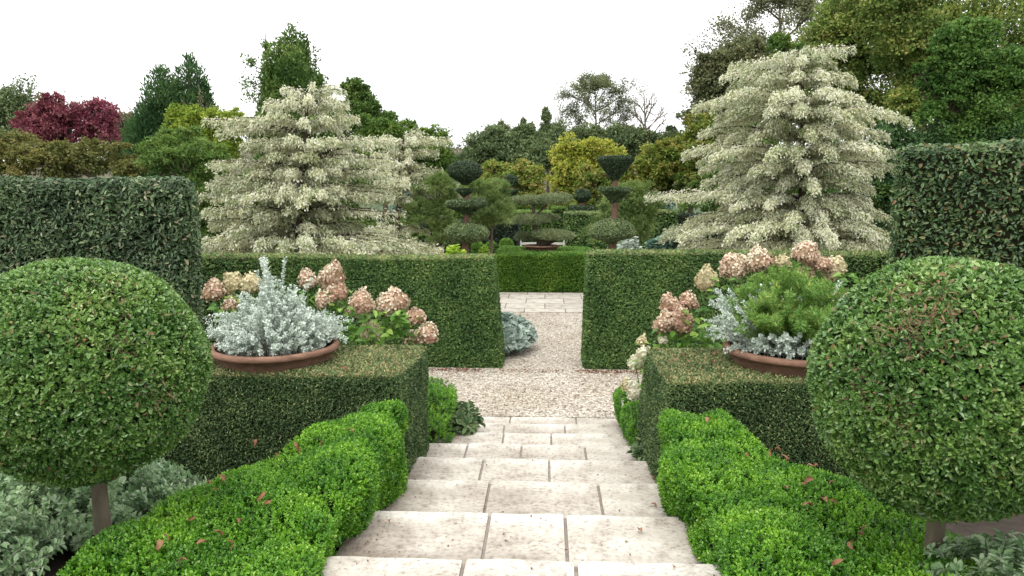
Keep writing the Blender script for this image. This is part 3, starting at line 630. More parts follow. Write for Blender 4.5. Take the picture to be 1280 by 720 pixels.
mb = MB(); o_ = lambda px, py, dy=0: at(px, py, 20.9+dy)
tube(mb, bez(bp+[-.02,0,.1], o_(674,300), o_(681,297), 6), np.linspace(.14,.09,6), 8); tube(mb, bez(o_(677,305), o_(690,303), o_(698,297), 6), np.linspace(.08,.05,6), 7)
tube(mb, [o_(678,300), o_(668,285), o_(667,270), o_(667,255)], [.09,.07,.06,.04], 7); tube(mb, bez(o_(668,272), o_(676,262), o_(688,252), 5), np.linspace(.05,.03,5), 6); mb.build('trunk', M['bark'], t)

def topiary(name, label, px, Y, tiers, mats, trunk_y, n, L=.036, W=.016, dens=1., seed=0):
    k = Y/900; x0 = at(px, 300, Y)[0]; base = np.array([x0, Y, 0.]); t = thing(name, label, 'topiary', base)
    zs = []
    for (dx, prof), m in zip(tiers, mats):
        pr = [(max(r, .3)*k, at(px, y, Y)[2]) for r, y in prof]
        d = np.cumsum([0]+[math.hypot(pr[i+1][0]-pr[i][0], pr[i+1][1]-pr[i][1]) for i in range(len(pr)-1)])
        s = np.linspace(0, d[-1], 18); pr = np.stack([np.interp(s, d, [p[0] for p in pr]), np.interp(s, d, [p[1] for p in pr])], -1)
        V, F = lathe(pr, 26); V[:,0] += x0 + dx*k; V[:,1] += Y
        V += (lump(V, 4, seed+int(dx)+len(zs))*.018)[:,None]
        mb = MB(); core(mb, V, F, .04, 1); foliate(mb, V, F, int(n*1.5), L, W, .028, .4, .1, .6, 0); mb.build('clipped_tier', [M[m], M['shadecore']], t); zs.append(pr[:,1].mean())
    mb = MB(); top = at(px, trunk_y, Y)[2]; zz = np.linspace(-.02, top, 10)
    tube(mb, np.stack([x0 + .02*np.sin(zz*3), np.full(10, Y), zz], -1), np.linspace(.10, .05, 10)*k*900/14*1.05, 9); mb.build('trunk', M['redbark'], t)
    return t
def ellp(r, yt, yb, n=10, sq=.9): a = np.linspace(-math.pi/2, math.pi/2, n); return [(r*math.cos(x)**sq if abs(math.cos(x)) > 1e-6 else .3, (yt+yb)/2 - math.sin(x)*(yb-yt)/2) for x in a]
topiary('cloud_topiary', 'clipped topiary of four tiers topped by a dark egg shape', 583, 13.6,
  [(-1, [(3,231),(9,226),(18,221),(22,214),(19,207),(11,202.5),(.3,201)]), (-2, [(2.5,246),(6,242.5),(10,239),(9,237),(.3,237)]), (0, [(3,273),(6,268),(15,262),(24,257.5),(24.5,252),(22,250.5),(.3,250)]), (1, [(3,305)]+ellp(29,279,303)[1:])],
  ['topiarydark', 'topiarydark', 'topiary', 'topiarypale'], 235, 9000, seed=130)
topiary('goblet_topiary', 'clipped topiary of a goblet and saucer above a broad mushroom', 767, 13.4,
  [(0, [(2.5,227),(6,222),(13,213),(20,204),(22,199),(20,196.5),(.3,196)]), (0, [(2.5,255),(6,251),(13,243.5),(20.5,237.5),(20,235),(.3,234.5)]), (-2, [(3,306),(8,300),(20,297.5),(27,295),(29,290),(26,283),(18,277),(9,274),(.3,273)])],
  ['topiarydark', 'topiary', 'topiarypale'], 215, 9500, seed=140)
topiary('ball_topiary', 'small dark topiary ball over a saucer beyond the cloud pine', 638, 25,
  [(0, [(2,236),(6,231),(9,226),(8,222),(4,219.5),(.3,219)]), (0, [(2,247),(7,242),(10,239),(9,238),(.3,237.5)]), (-2, [(2,272),(9,269),(11,266),(.3,265)])], ['topiarydark']*3, 228, 2500, .07, .03, seed=150)
topiary('layered_topiary', 'dark layered topiary with a flat plate before the yellow tree', 727, 29,
  [(0, [(2,253),(8,250),(11,245),(8,239),(.3,236)]), (0, [(3,270),(12,267),(17,263),(17,258),(.3,257)])], ['topiarydark']*2, 245, 3000, .08, .035, seed=160)
# box balls beside the bed
for px, py, r, lab in ((597, 309, 8, 'dark green box ball next to the trunk of the egg topiary'), (614, 308, 7.5, 'box ball between two other box balls'), (633, 306, 9, 'box ball touching the cloud pine bed'), (606, 316, 11, 'yellowish low box mound below three green box balls')):
    Y = 23.6; c = at(px, py, Y); V, F = ell((c[0], Y, c[2]-.0), (r*Y/900, r*Y/900, r*Y/900*.9), 18, 12); V[:,2] = np.where(V[:,2] < c[2]-.02, V[:,2] - .8*(c[2]-V[:,2])/(r*Y/900), V[:,2])
    V[:,2] = np.maximum(V[:,2], 0)
    hedge('box_ball', lab, 'box ball', V, F, 5000, .045, .026, M['boxfar'] if r < 10.5 else M['lime'], out=.6, up=.2, spread=.7)
mound_plant('lime_plant', 'lime green leafy plant at the foot of the egg topiary', 'plant', np.array([at(568, 330, 12.6)[0], 12.6, 1.05]), .22, .25, .72, 3, M['lime'], .10, .04, 70)
mound_plant('silver_clump', 'silvery white clump beneath the mushroom tier of the goblet topiary', 'plant', np.array([at(786, 320, 15.5)[0], 15.5, .9]), .34, .3, .85, 3, M['silver'], .10, .05, 60)
mound_plant('plume_plant', 'blue-green large-leaved plant below the cream branch tips', 'plant', np.array([at(842, 320, 16.5)[0], 16.5, .5]), .65, .4, 1.35, 3, M['teal'], .17, .13, 90)
mound_plant('lime_clump', 'small lime clump peeping over the hedge below the blue-green plant', 'plant', np.array([at(815, 330, 13.0)[0], 13.0, 1.1]), .16, .15, .62, 3, M['lime'], .09, .03, 34)

# formal hedges further off
def far_hedge(label, p0, p1, ytop, Y, thick, mat, n=9000, seed=0, L=.10, W=.045, name='clipped_hedge'):
    x0, x1 = at(p0, 300, Y)[0], at(p1, 300, Y)[0]; z = at((p0+p1)/2, ytop, Y)[2]
    V, F = rbox((x0, Y, -.05), (x1, Y+thick, z), .06, .3); V[:,1] += lump(V, 1.5, seed)*.03
    hedge(name, label, 'hedge', V, F, n, L, W, mat, inset=.08, depth=.07, wfun=lambda c, nn: nobot(c, nn)*np.where(nn[:,1] > .6, .2, 1), rfun=topbrown)
far_hedge('dark yew hedge in shade behind the egg topiary', 430, 648, 277, 24.5, 1.2, M['yewshade'], 16000, 171)
far_hedge('low dark hedge in front of the two visitors', 455, 545, 268.5, 33, 1.0, M['yewshade'], 7000, 173)
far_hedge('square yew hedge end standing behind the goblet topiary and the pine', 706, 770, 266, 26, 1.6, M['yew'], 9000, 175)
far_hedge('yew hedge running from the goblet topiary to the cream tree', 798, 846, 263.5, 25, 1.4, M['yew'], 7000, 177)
far_hedge('dark yew hedge under the branches of the largest cream tree', 846, 1120, 268, 27, 1.2, M['yewshade'], 12000, 179)
far_hedge('leafy green hedge beside the square yew hedge end', 690, 708, 259, 28, 1.6, M['midtree'], 4000, 181)
far_hedge('yellow-green hedge seen between the tiers of the cloud pine', 640, 692, 264, 30, 1.5, M['fresh'], 6000, 183)
# white bench ends behind the bed
t = thing('garden_bench', 'weathered pale garden bench half hidden behind the cloud pine', 'bench', (at(678, 300, 24)[0], 24, 0))
bx = t.location[0]
def bxm(name, lo, hi): mb = MB(); V, F = rbox(lo, hi, .01, .5); mb.add(V, F, .5); mb.build(name, M['white'], t)
bxm('seat', (bx-.75, 23.8, .84), (bx+.75, 24.2, .90)); bxm('backrest', (bx-.75, 24.2, .98), (bx+.75, 24.25, 1.06))
for q in (-.72, .72):
    for yy in (23.8, 24.15): bxm('leg', (bx+q-.03, yy, 0), (bx+q+.03, yy+.06, .84 if yy < 24 else 1.2))

# ------------------------------------------------------------------ cream cornus trees
def cornus(label, px, Y, tiers, trunk_top, nleaf, L, W, seed, fork=None, drp=.03):
    k = Y/900; x0 = at(px, 300, Y)[0]; base = np.array([x0, Y, 0.]); t = thing('cream_tree', label, 'tree', base)
    mt = MB(); ml = MB(); top = at(trunk_top[0], trunk_top[1], Y)
    trunk = bez(base-[0,0,.05], [x0+.03, Y, top[2]*.5], top, 10); tube(mt, trunk, np.linspace(.10, .022, 10), 10)
    if fork: 
        for (a, b) in fork: A = at(*a, Y); B = at(*b, Y-.2); tube(mt, bez(A, (A+B)/2+[0,0,.15], B, 6), np.linspace(.05, .018, 6), 7)
    area = sum((b-a)**2 for _, a, b, *_ in tiers)
    for (py, xa, xb, *opt) in tiers:
        dens = opt[0] if opt else 1.; zc = at((xa+xb)/2, py, Y)[2]; cx = at((xa+xb)/2, py, Y)[0]; R = (xb-xa)/2*k
        zt = np.clip(zc, 0, top[2]); tr = np.array([np.interp(zt, trunk[:,2], trunk[:,0]), Y, max(zc-.10-.05*R, .2)])
        nb = max(8, int(7+R*6)); n = int(nleaf*dens*(xb-xa)**2/area); per = max(60, n//nb)
        ph0 = rng.random()*6.283
        for b in range(nb):
            a_ = ph0 + 6.283*(b+rng.uniform(-.35,.35))/nb; l = rng.uniform(.7, 1.08)
            e = np.array([cx + math.cos(a_)*R*l, Y + math.sin(a_)*R*l*.9, zc + rng.normal()*.055 - drp*R]); m = tr*.42+e*.58 + [0,0,(.085+drp)*R+.06]
            tube(mt, bez(tr, m, e, 7), np.linspace(.026, .005, 7), 5)
            tt = (rng.uniform(.02, 1.03, per)**.6)[:,None]
            P = (1-tt)**2*tr + 2*tt*(1-tt)*m + tt*tt*e
            d = nrm((e-tr)*[1,1,0]); sd = np.array([-d[1], d[0], 0])
            # side shoots: fingers off the branch
            nf = 9; fi = rng.integers(0, nf, per); ft = (fi+.5)/nf; fs = np.where(fi % 2 == 0, 1, -1)
            wd = R*1.7/nb*(.25+.9*tt[:,0])*(1.05-.75*tt[:,0]**3); u = rng.normal(size=per)*.55
            P = P + sd*(u*wd)[:,None] + d*(np.abs(u)*wd*.35)[:,None]
            P[:,2] += rng.normal(size=per)*.035 - .05*np.abs(u)**1.5 - np.abs(rng.normal(size=per))*.03
            o = nrm(P*[1,1,0]-np.array([tr[0], tr[1], 0])+1e-6)
            D = o*.55 + rnd3(per)*.42 + [0,0,-.62]; N = np.array([0,0,.55]) + o*.6 + rnd3(per)*.4
            s = rng.uniform(.65, 1.2, per); base_r = rng.normal()*.07
            leaf6(ml, P, D, N, L*s, W*s, np.clip(.55+base_r+rng.normal(size=per)*.27, 0, 1), 0, .12, .12)
    mt.build('trunk', M['bark'], t); ml.build('crown', M['cornus'], t); return t
cornus('wide cream-leaved tiered tree with a visible dark trunk, beside the dark hedge', 369, 14.6,
  [(112,352,432), (128,322,448), (150,285,452), (158,256,330,1.6), (178,300,500), (203,258,345,1.7), (196,330,505,.8), (232,270,470,.7), (226,262,420,.9), (243,252,478,1.), (260,247,430,1.), (279,246,450,1.), (262,420,505,1.1), (214,310,505,.8), (238,310,500,.8), (296,250,520,1.0), (304,310,545,.9), (314,246,550,1.1)],
  (388, 100), 150000, .066, .027, 201, [((371,262),(345,195)), ((372,240),(385,205)), ((371,270),(405,262)), ((385,205),(430,185)), ((371,255),(350,235))])
cornus('slender cream-leaved tiered tree standing left of the egg topiary', 494, 19.0,
  [(166,508,532,1.5), (174,470,562,1.2), (190,466,546), (204,458,536), (214,500,556,1.3), (228,462,572,1.1), (245,458,545), (253,520,574,1.6), (284,450,536), (306,455,552,.8)],
  (505, 166), 30000, .07, .03, 205)
cornus('largest cream-leaved tree, dense and cone-shaped, in front of olive trees', 1000, 15.2,
  [(62,985,1060,1.2), (76,910,1050), (95,898,1060), (120,868,1085), (140,885,1113), (163,880,1100), (186,860,1119), (205,885,1108), (222,890,1100), (240,818,960,1.3), (246,880,1098), (262,870,1105), (280,826,1112), (298,850,1118), (315,872,1116)],
  (1003, 62), 225000, .06, .025, 211, None, .09)

# ------------------------------------------------------------------ trees behind
def btube(mb, a, b, r0, r1, sides=6): 
    m = (np.asarray(a)+np.asarray(b))/2 + [0,0,.08*np.linalg.norm(np.asarray(b)-a)]; tube(mb, bez(a, m, b, 6), np.linspace(r0, r1, 6), sides)
def tree(name, label, cat, px, Y, ells, n, L, W, mat, bark='bark', cs=.26, group=None, tr=.16, thin=1., droop=0., up=.5, limbs=14):
    k = Y/900; base = np.array([at(px, 300, Y)[0], Y, 0.]); t = thing(name, label, cat, base, group)
    mt = MB(); ml = MB(); A = np.array([e[2]*e[3] for e in ells], float); A /= A.sum()
    cs_all = []
    topc = at(ells[0][0], ells[0][1], Y)
    subs = []
    for e, wt in zip(ells, A):
        px_, py_, rx, ry = e[:4]; c = at(px_, py_, Y + (e[4] if len(e) > 4 else 0)); Rv = np.array([rx*k, rx*k*.85, ry*k])
        ns = int(rng.integers(6, 9)) if min(rx, ry) > 13 else 3; subs.append((c, Rv*.72, wt*.42))
        for u in nrm(rnd3(ns)): 
            f_ = rng.uniform(.30, .52); u[2] = abs(u[2]) if u[2] < -.4 else u[2]; u[1] *= .8
            subs.append((c + u*Rv*rng.uniform(.62, .95), Rv*f_*np.array([1, 1, rng.uniform(.65, 1.1)]), wt*.58/ns))
    for c, Rv, wt in subs:
        rx, ry = Rv[0]/k, Rv[2]/k; px_ = int(1e3*rng.random())
        nl = int(n*wt*1.15); nc = int(max(7, 30*thin*(rx*ry*k*k)**.5/ (cs*4)))
        u = nrm(rnd3(nc)); u[:,2] = np.where(u[:,2] < -.5, -u[:,2], u[:,2]); q = rng.uniform(.35, 1.02, (nc,1))**.6
        q = q*(1 + .14*lump(u, 3.5, int(px_))[:,None])
        C = c + u*q*Rv; cs_all.append(C)
        i = rng.integers(0, nc, nl); rr = cs*min(rx, ry)*k*rng.uniform(.7, 1.3, nc)
        P = C[i] + rnd3(nl)*rr[i][:,None]*np.array([.75,.75,.5])
        o = nrm(P-c); crn = rng.random(nc)
        D = rnd3(nl)*.7 + o*.5 + [0,0,-droop]; N = o*.6 + rnd3(nl)*.6 + [0,0,up]
        s = rng.uniform(.6, 1.25, nl)
        leaf4(ml, P, D, N, L*s, W*s, np.clip(crn[i]*.55 + rng.random(nl)*.45, 0, 1), 0, .2)
    C = np.concatenate(cs_all)
    tp = np.array([topc[0], Y, topc[2]]); tr_ = bez(base-[0,0,.1], (base+tp)/2 + [rng.normal()*.1, 0, 0], tp, 9); tube(mt, tr_, np.linspace(tr, tr*.3, 9), 8)
    for c in C[rng.choice(len(C), min(limbs, len(C)), replace=False)]:
        j = int(np.clip(np.searchsorted(tr_[:,2], c[2]*.7), 1, 8)); btube(mt, tr_[j], c, tr*.35, tr*.08, 5)
    mt.build('trunk', M[bark], t); ml.build('crown', M[mat], t); return t
def branch_tree(name, label, px, Y, top_y, wpx, mat, nl, L, W, seed, lev=4, bark='greybark', r0=.16, start=.3, rise=.55):
    k = Y/900; base = np.array([at(px, 300, Y)[0], Y, 0.]); top = at(px, top_y, Y)[2]; t = thing(name, label, 'tree', base)
    g = np.random.default_rng(seed); mt = MB(); tips = []
    tr_ = np.stack([base[0] + .15*np.sin(np.linspace(0, 4, 10)), np.full(10, Y), np.linspace(-.1, top, 10)], -1); tube(mt, tr_, np.linspace(r0, .02, 10), 8)
    def grow(a, d, l, r, lv):
        e = a + d*l; tube(mt, bez(a, (a+e)/2 + np.array([0,0,-.05*l]), e, 4), np.linspace(r, r*.55, 4), 4)
        tips.append(e); tips.append((a+e)/2)
        if lv > 0:
            for i in range(3):
                nd = nrm(d + g.normal(size=3)*.55 + [0,0,.06]); grow(a + d*l*g.uniform(.45, 1), nd, l*g.uniform(.5, .72), r*.55, lv-1)
    for i in range(16):
        z = top*(start + (1-start)*i/16.5); a_ = i*2.4; f = math.sin(math.pi*min(1, (i+3)/17.))**.6
        d = nrm(np.array([math.cos(a_), math.sin(a_)*.8, rise+g.normal()*.12])); grow(np.array([np.interp(z, tr_[:,2], tr_[:,0]), Y, z]), d, wpx*k*.5*f*g.uniform(.8,1.1), r0*.3, lev-2)
    mt.build('trunk', M[bark], t)
    if nl:
        ml = MB(); T = np.array(tips); i = g.integers(0, len(T), nl); P = T[i] + rnd3(nl)*.11*wpx*k/3
        leaf4(ml, P, rnd3(nl), rnd3(nl)+[0,-.3,.4], L*rng.uniform(.6,1.2,nl), W, None); ml.build('crown', M[mat], t)
    return t
# --- left side
tree('maple', 'magenta red autumn tree rising behind the dark hedge', 'tree', 95, 26, [(88,160,42,46), (50,175,40,45), (125,165,28,35)], 16000, .12, .075, 'magenta', cs=.2, thin=1.4)
tree('autumn_shrub', 'olive and russet shrub in front of the magenta tree', 'shrub', 120, 22, [(120,205,48,32), (60,212,55,32), (165,215,32,20), (10,205,40,40)], 20000, .10, .065, 'olive', cs=.25, thin=1.5)
tree('ash_tree', 'dull brown-grey tree between the magenta tree and the dark conifer', 'tree', 160, 44, [(152,190,34,42), (185,205,30,35)], 14000, .2, .11, 'brown', cs=.25, thin=1.4)
tree('oak', 'dull green tree at the far edge beyond the magenta tree', 'tree', 20, 42, [(10,170,48,60), (50,190,40,45)], 14000, .2, .11, 'greytree', cs=.25, thin=1.4)
def spire(name, label, px, Y, ytop, ybot, R, n, L, W, mat, seed, pw=.62, am=.13, oval=False, up=.9, tips=14):
    k = Y/900; x0 = at(px, 300, Y)[0]; zt, zb_ = at(px, ytop, Y)[2], at(px, ybot, Y)[2]; t = thing(name, label, 'conifer' if not oval else 'tree', (x0, Y, 0))
    g = np.random.default_rng(seed); ml = MB(); cones = [(0, 0, zt, R*k*.62)]; hh = zt-zb_
    for i in range(tips):
        a_ = i*2.4 + g.random(); q = g.uniform(.25, .72); d_ = q**(1/pw) if not oval else q**2.4*.5
        cones.append((math.cos(a_)*q*R*k, math.sin(a_)*q*R*k*.8, zt - hh*min(.8, d_*g.uniform(.75, 1.15)+.02), R*k*g.uniform(.24, .42)))
    A = np.array([c[3]*(c[2]-zb_) for c in cones]); A /= A.sum()
    for (dx, dy, za, r_), w_ in zip(cones, A):
        tt = np.linspace(0, 1, 22); pr = r_*(np.minimum(1, tt*2.1)**.7) if oval else r_*np.minimum(1, tt*1.5)**.72
        V, F = lathe(np.stack([np.maximum(.015, pr), za + (zb_-za)*tt], -1), 18); F = F[:, ::-1]; d = nrm(V*[1,1,0]+1e-6); V = V + [x0+dx, Y+dy, 0]
        V = V + d*(r_*am*2*(lump(V*[1, 1, .5], 2.2, seed)+.6*lump(V*[1,1,.6], 5, seed+1)))[:,None]
        m_ = int(n*w_); P, N = sample(V, F, m_); P = P + N*(-np.abs(rng.normal(size=(m_,1)))*.3 + .12); D = N*.6 + np.array([0,0,up]) + rnd3(m_)*.45
        leaf4(ml, P, D, N + rnd3(m_)*.6 + [0,0,.2], L*rng.uniform(.6, 1.4, m_), W, np.clip(.5+.3*lump(P, 2.2, seed+2)+rng.normal(size=m_)*.22, 0, 1))
    mt = MB(); tube(mt, [(x0, Y, -.1), (x0, Y, zt*.5), (x0, Y, zt-.5)], [.3, .2, .03], 8)
    for c in cones[1:9]: btube(mt, (x0, Y, max(.5, c[2]-2.5)), (x0+c[0], Y+c[1], c[2]-.8), .08, .02, 5)
    mt.build('trunk', M['bark'], t); ml.build('crown', M[mat], t); return t
spire('cypress', 'dark green conifer with the lower blunt top', 213, 40, 80, 240, 53, 42000, .24, .09, 'conifer', 501, .52, .17)
spire('cypress', 'dark green conifer with the taller pointed top', 248, 41, 70, 240, 52, 42000, .24, .09, 'conifer', 503, .55, .17)
branch_tree('birch', 'thin bare-twigged tree in front of the dark conifers', 262, 34, 105, 60, 'brown', 300, .12, .06, 301, 4, 'greybark', .06)
tree('robinia', 'yellow-green tree in front of the dark conifers', 'tree', 235, 27, [(232,148,20,20), (250,168,34,26), (275,185,34,38), (228,178,28,30), (290,160,24,22)], 20000, .11, .065, 'limetree', cs=.22, thin=1.6)
tree('larch', 'light green feathery tree directly behind the dark hedge', 'tree', 222, 20, [(225,205,42,40), (250,232,34,30), (205,190,18,28), (265,215,28,32)], 30000, .10, .035, 'fresh', cs=.22, thin=1.8)
spire('lime_tree', 'tall dark green tree with an upright oval top above the cream tree', 374, 42, 32, 225, 46, 52000, .22, .11, 'darktree', 507, .62, .13, True, .6, 26)
tree('ash_tree', 'dark green tree filling in below the tall oval tree', 'tree', 352, 41, [(348,150,24,40), (385,150,30,40), (330,180,26,30)], 24000, .19, .11, 'darktree', cs=.24, thin=1.8)
branch_tree('elm', 'thin twiggy branches sticking out beside the tall oval tree', 345, 42.5, 40, 74, 'darktree', 2600, .16, .1, 305, 4, 'greybark', .1)
tree('beech', 'dark tree peeping out behind the top of the cream tree', 'tree', 442, 40, [(444,135,20,30), (455,150,32,28), (430,165,34,40), (480,162,24,18)], 18000, .19, .12, 'darktree', cs=.22, thin=1.6)
tree('hazel', 'bright green tree sloping down behind the slender cream tree', 'tree', 490, 32, [(470,178,40,28), (510,178,32,24), (535,190,26,28), (545,215,28,40), (490,205,50,40)], 30000, .13, .085, 'midtree', cs=.22, thin=1.8)
# --- centre
tree('willow', 'broad grey-green willow on the skyline beyond the egg topiary', 'tree', 625, 48, [(628,190,34,30), (600,204,32,30), (655,190,28,30), (640,210,55,36), (590,225,34,30)], 36000, .2, .10, 'greytree', cs=.22, thin=1.8)
tree('willow', 'grey-green willow reaching behind the yellow tree', 'tree', 692, 50, [(690,194,26,32), (705,198,30,32), (672,202,26,32)], 20000, .2, .10, 'greytree', cs=.22, thin=1.8)
tree('alder', 'dull green tree between the bare tree and the yellow tree', 'tree', 770, 50, [(770,190,34,28), (800,190,34,32), (745,180,26,22), (835,185,24,24)], 24000, .2, .11, 'greytree', cs=.24, thin=1.6)
branch_tree('poplar', 'tall see-through tree, the highest on the middle skyline', 742, 55, 94, 70, 'sparse', 20000, .12, .075, 311, 5, 'greybark', .16, .55, .55)
branch_tree('birch', 'wispy tree poking up over the broad willow', 655, 56, 142, 44, 'sparse', 6000, .16, .10, 313, 4, 'greybark', .1)
branch_tree('birch', 'wispy double-topped tree over the willow, nearer the egg topiary', 628, 56, 146, 44, 'sparse', 6000, .16, .10, 315, 4, 'greybark', .1)
branch_tree('dead_tree', 'bare leafless tree on the skyline beside the see-through tree', 803, 50, 118, 56, 'sparse', 0, .1, .1, 317, 5, 'greybark', .2, .5, 1.0)
tree('fir', 'small dark fir tip between the wispy trees', 'conifer', 684, 54, [(684,158,7,22), (684,178,13,20)], 6000, .2, .07, 'greytree', cs=.4, thin=2)
tree('golden_tree', 'vivid yellow autumn tree behind the goblet topiary', 'tree', 728, 34, [(742,190,26,20), (715,200,26,26), (735,215,36,28), (705,225,22,28), (760,205,26,24), (722,245,34,28)], 21000, .14, .08, 'yellow', cs=.17, thin=1.7)
tree('spindle', 'green shrub turning orange behind the small ball topiary', 'shrub', 632, 33, [(612,220,24,18), (640,222,26,20), (660,228,22,20), (625,245,40,24), (665,250,24,20)], 24000, .13, .08, 'orange', cs=.24, thin=1.8)
tree('spindle', 'orange tinted shrub below the yellow tree', 'shrub', 748, 30, [(745,232,22,22), (765,235,20,20), (735,255,20,18), (775,222,18,16)], 12000, .12, .08, 'orange', cs=.25, thin=1.6)
tree('juniper', 'feathery green shrub between the slender cream tree and the egg topiary', 'shrub', 545, 18.5, [(550,236,28,20), (530,275,26,26), (552,270,22,28), (560,295,22,18)], 26000, .11, .016, 'feather', cs=.3, thin=1.8, droop=-.5, tr=.06)
tree('juniper', 'feathery grey-green shrub behind the trunk of the egg topiary', 'shrub', 612, 19.5, [(612,240,28,18), (606,262,32,24), (598,285,26,20), (630,270,20,22)], 24000, .11, .016, 'feather', cs=.3, thin=1.8, droop=-.5, tr=.06)
tree('juniper', 'feathery grey-green shrub round the goblet topiary', 'shrub', 785, 17.2, [(790,250,26,20), (800,272,30,28), (785,292,36,22), (750,295,18,18), (765,268,18,22)], 34000, .10, .015, 'feather', cs=.3, thin=1.8, droop=-.5, tr=.06)
# --- right side
tree('parrotia', 'olive tree turning orange beside the goblet topiary', 'tree', 850, 30, [(880,175,34,26), (840,200,34,26), (868,205,42,30), (815,222,28,26), (850,235,50,28), (900,190,34,30), (795,238,20,20)], 46000, .12, .08, 'oliveorange', cs=.2, thin=2.0)
tree('maple', 'grey-green tree leaning out over the skyline above the olive orange tree', 'tree', 905, 48, [(915,105,40,36), (890,90,26,20), (890,130,34,30), (935,70,34,28), (875,150,26,22)], 30000, .2, .12, 'purplegrey', cs=.22, thin=1.8, tr=.3)
branch_tree('ash_tree', 'dark open-crowned tree at the top of the skyline behind the largest cream tree', 962, 52, -40, 130, 'purplegrey', 22000, .19, .12, 321, 5, 'bark', .3)
tree('oak', 'tall olive-green oak behind the peak of the largest cream tree', 'tree', 1040, 42, [(1040,60,56,60), (1075,20,60,60), (1010,110,50,50), (1085,110,60,70), (1060,180,70,70), (960,150,40,60)], 60000, .2, .125, 'oakolive', cs=.2, thin=2.2, tr=.4)
tree('oak', 'tall yellow-olive oak overhanging the hedge wall', 'tree', 1170, 36, [(1140,50,60,70), (1185,110,60,70), (1150,150,50,60), (1230,60,70,90), (1120,-10,60,50), (1260,170,80,80)], 70000, .17, .11, 'oakolive', cs=.2, thin=2.2, tr=.4)
tree('hornbeam', 'emerald green tree in front of the oaks, above the hedge wall', 'tree', 1190, 24, [(1185,120,30,36), (1205,70,34,44), (1168,145,24,20), (1235,140,50,80), (1165,85,18,12), (1200,180,40,40)], 38000, .12, .075, 'emerald', cs=.2, thin=1.8)
tree('holly', 'dark evergreen in shade between the cream tree and the hedge wall', 'tree', 1110, 24, [(1112,190,28,34), (1108,235,32,40), (1105,280,34,40), (1150,200,40,60), (1220,210,60,60)], 34000, .10, .06, 'conifer', cs=.24, thin=1.8)
tree('hazel', 'fresh green shrub showing left of the peak of the largest cream tree', 'tree', 965, 36, [(970,85,30,16), (940,180,40,40), (975,60,24,14)], 14000, .15, .09, 'midtree', cs=.24, thin=1.6)
tree('yew_tree', 'dark evergreen behind the middle of the largest cream tree', 'tree', 930, 24, [(900,230,40,30), (960,240,50,50), (880,255,40,24), (1040,250,60,60)], 26000, .12, .06, 'darktree', cs=.24, thin=1.6)
tree('laurel', 'pale green shrub above the yew hedge beside the cream branch tips', 'shrub', 820, 27, [(812,256,22,10), (832,254,18,9)], 8000, .14, .09, 'teal', cs=.3, thin=1.6)
tree('laurel', 'blue-green shrub behind the low dark hedge near the visitors', 'shrub', 512, 36, [(510,258,24,12), (535,256,14,10)], 8000, .14, .09, 'teal', cs=.3, thin=1.6)
tree('laurel', 'mid-green shrub bank seen between the tiers of the cloud pine', 'shrub', 660, 38, [(620,270,34,22), (660,268,34,22), (700,268,30,20), (590,275,26,24)], 16000, .14, .09, 'fresh', cs=.26, thin=1.7)
tree('yew_tree', 'dark evergreen behind the trunk of the wide cream tree', 'tree', 400, 22, [(330,250,50,45), (400,255,60,45), (300,290,50,30), (450,240,40,30), (262,275,36,45), (350,298,70,26), (440,295,60,28), (500,300,40,22)], 42000, .12, .06, 'midtree', cs=.24, thin=1.6)

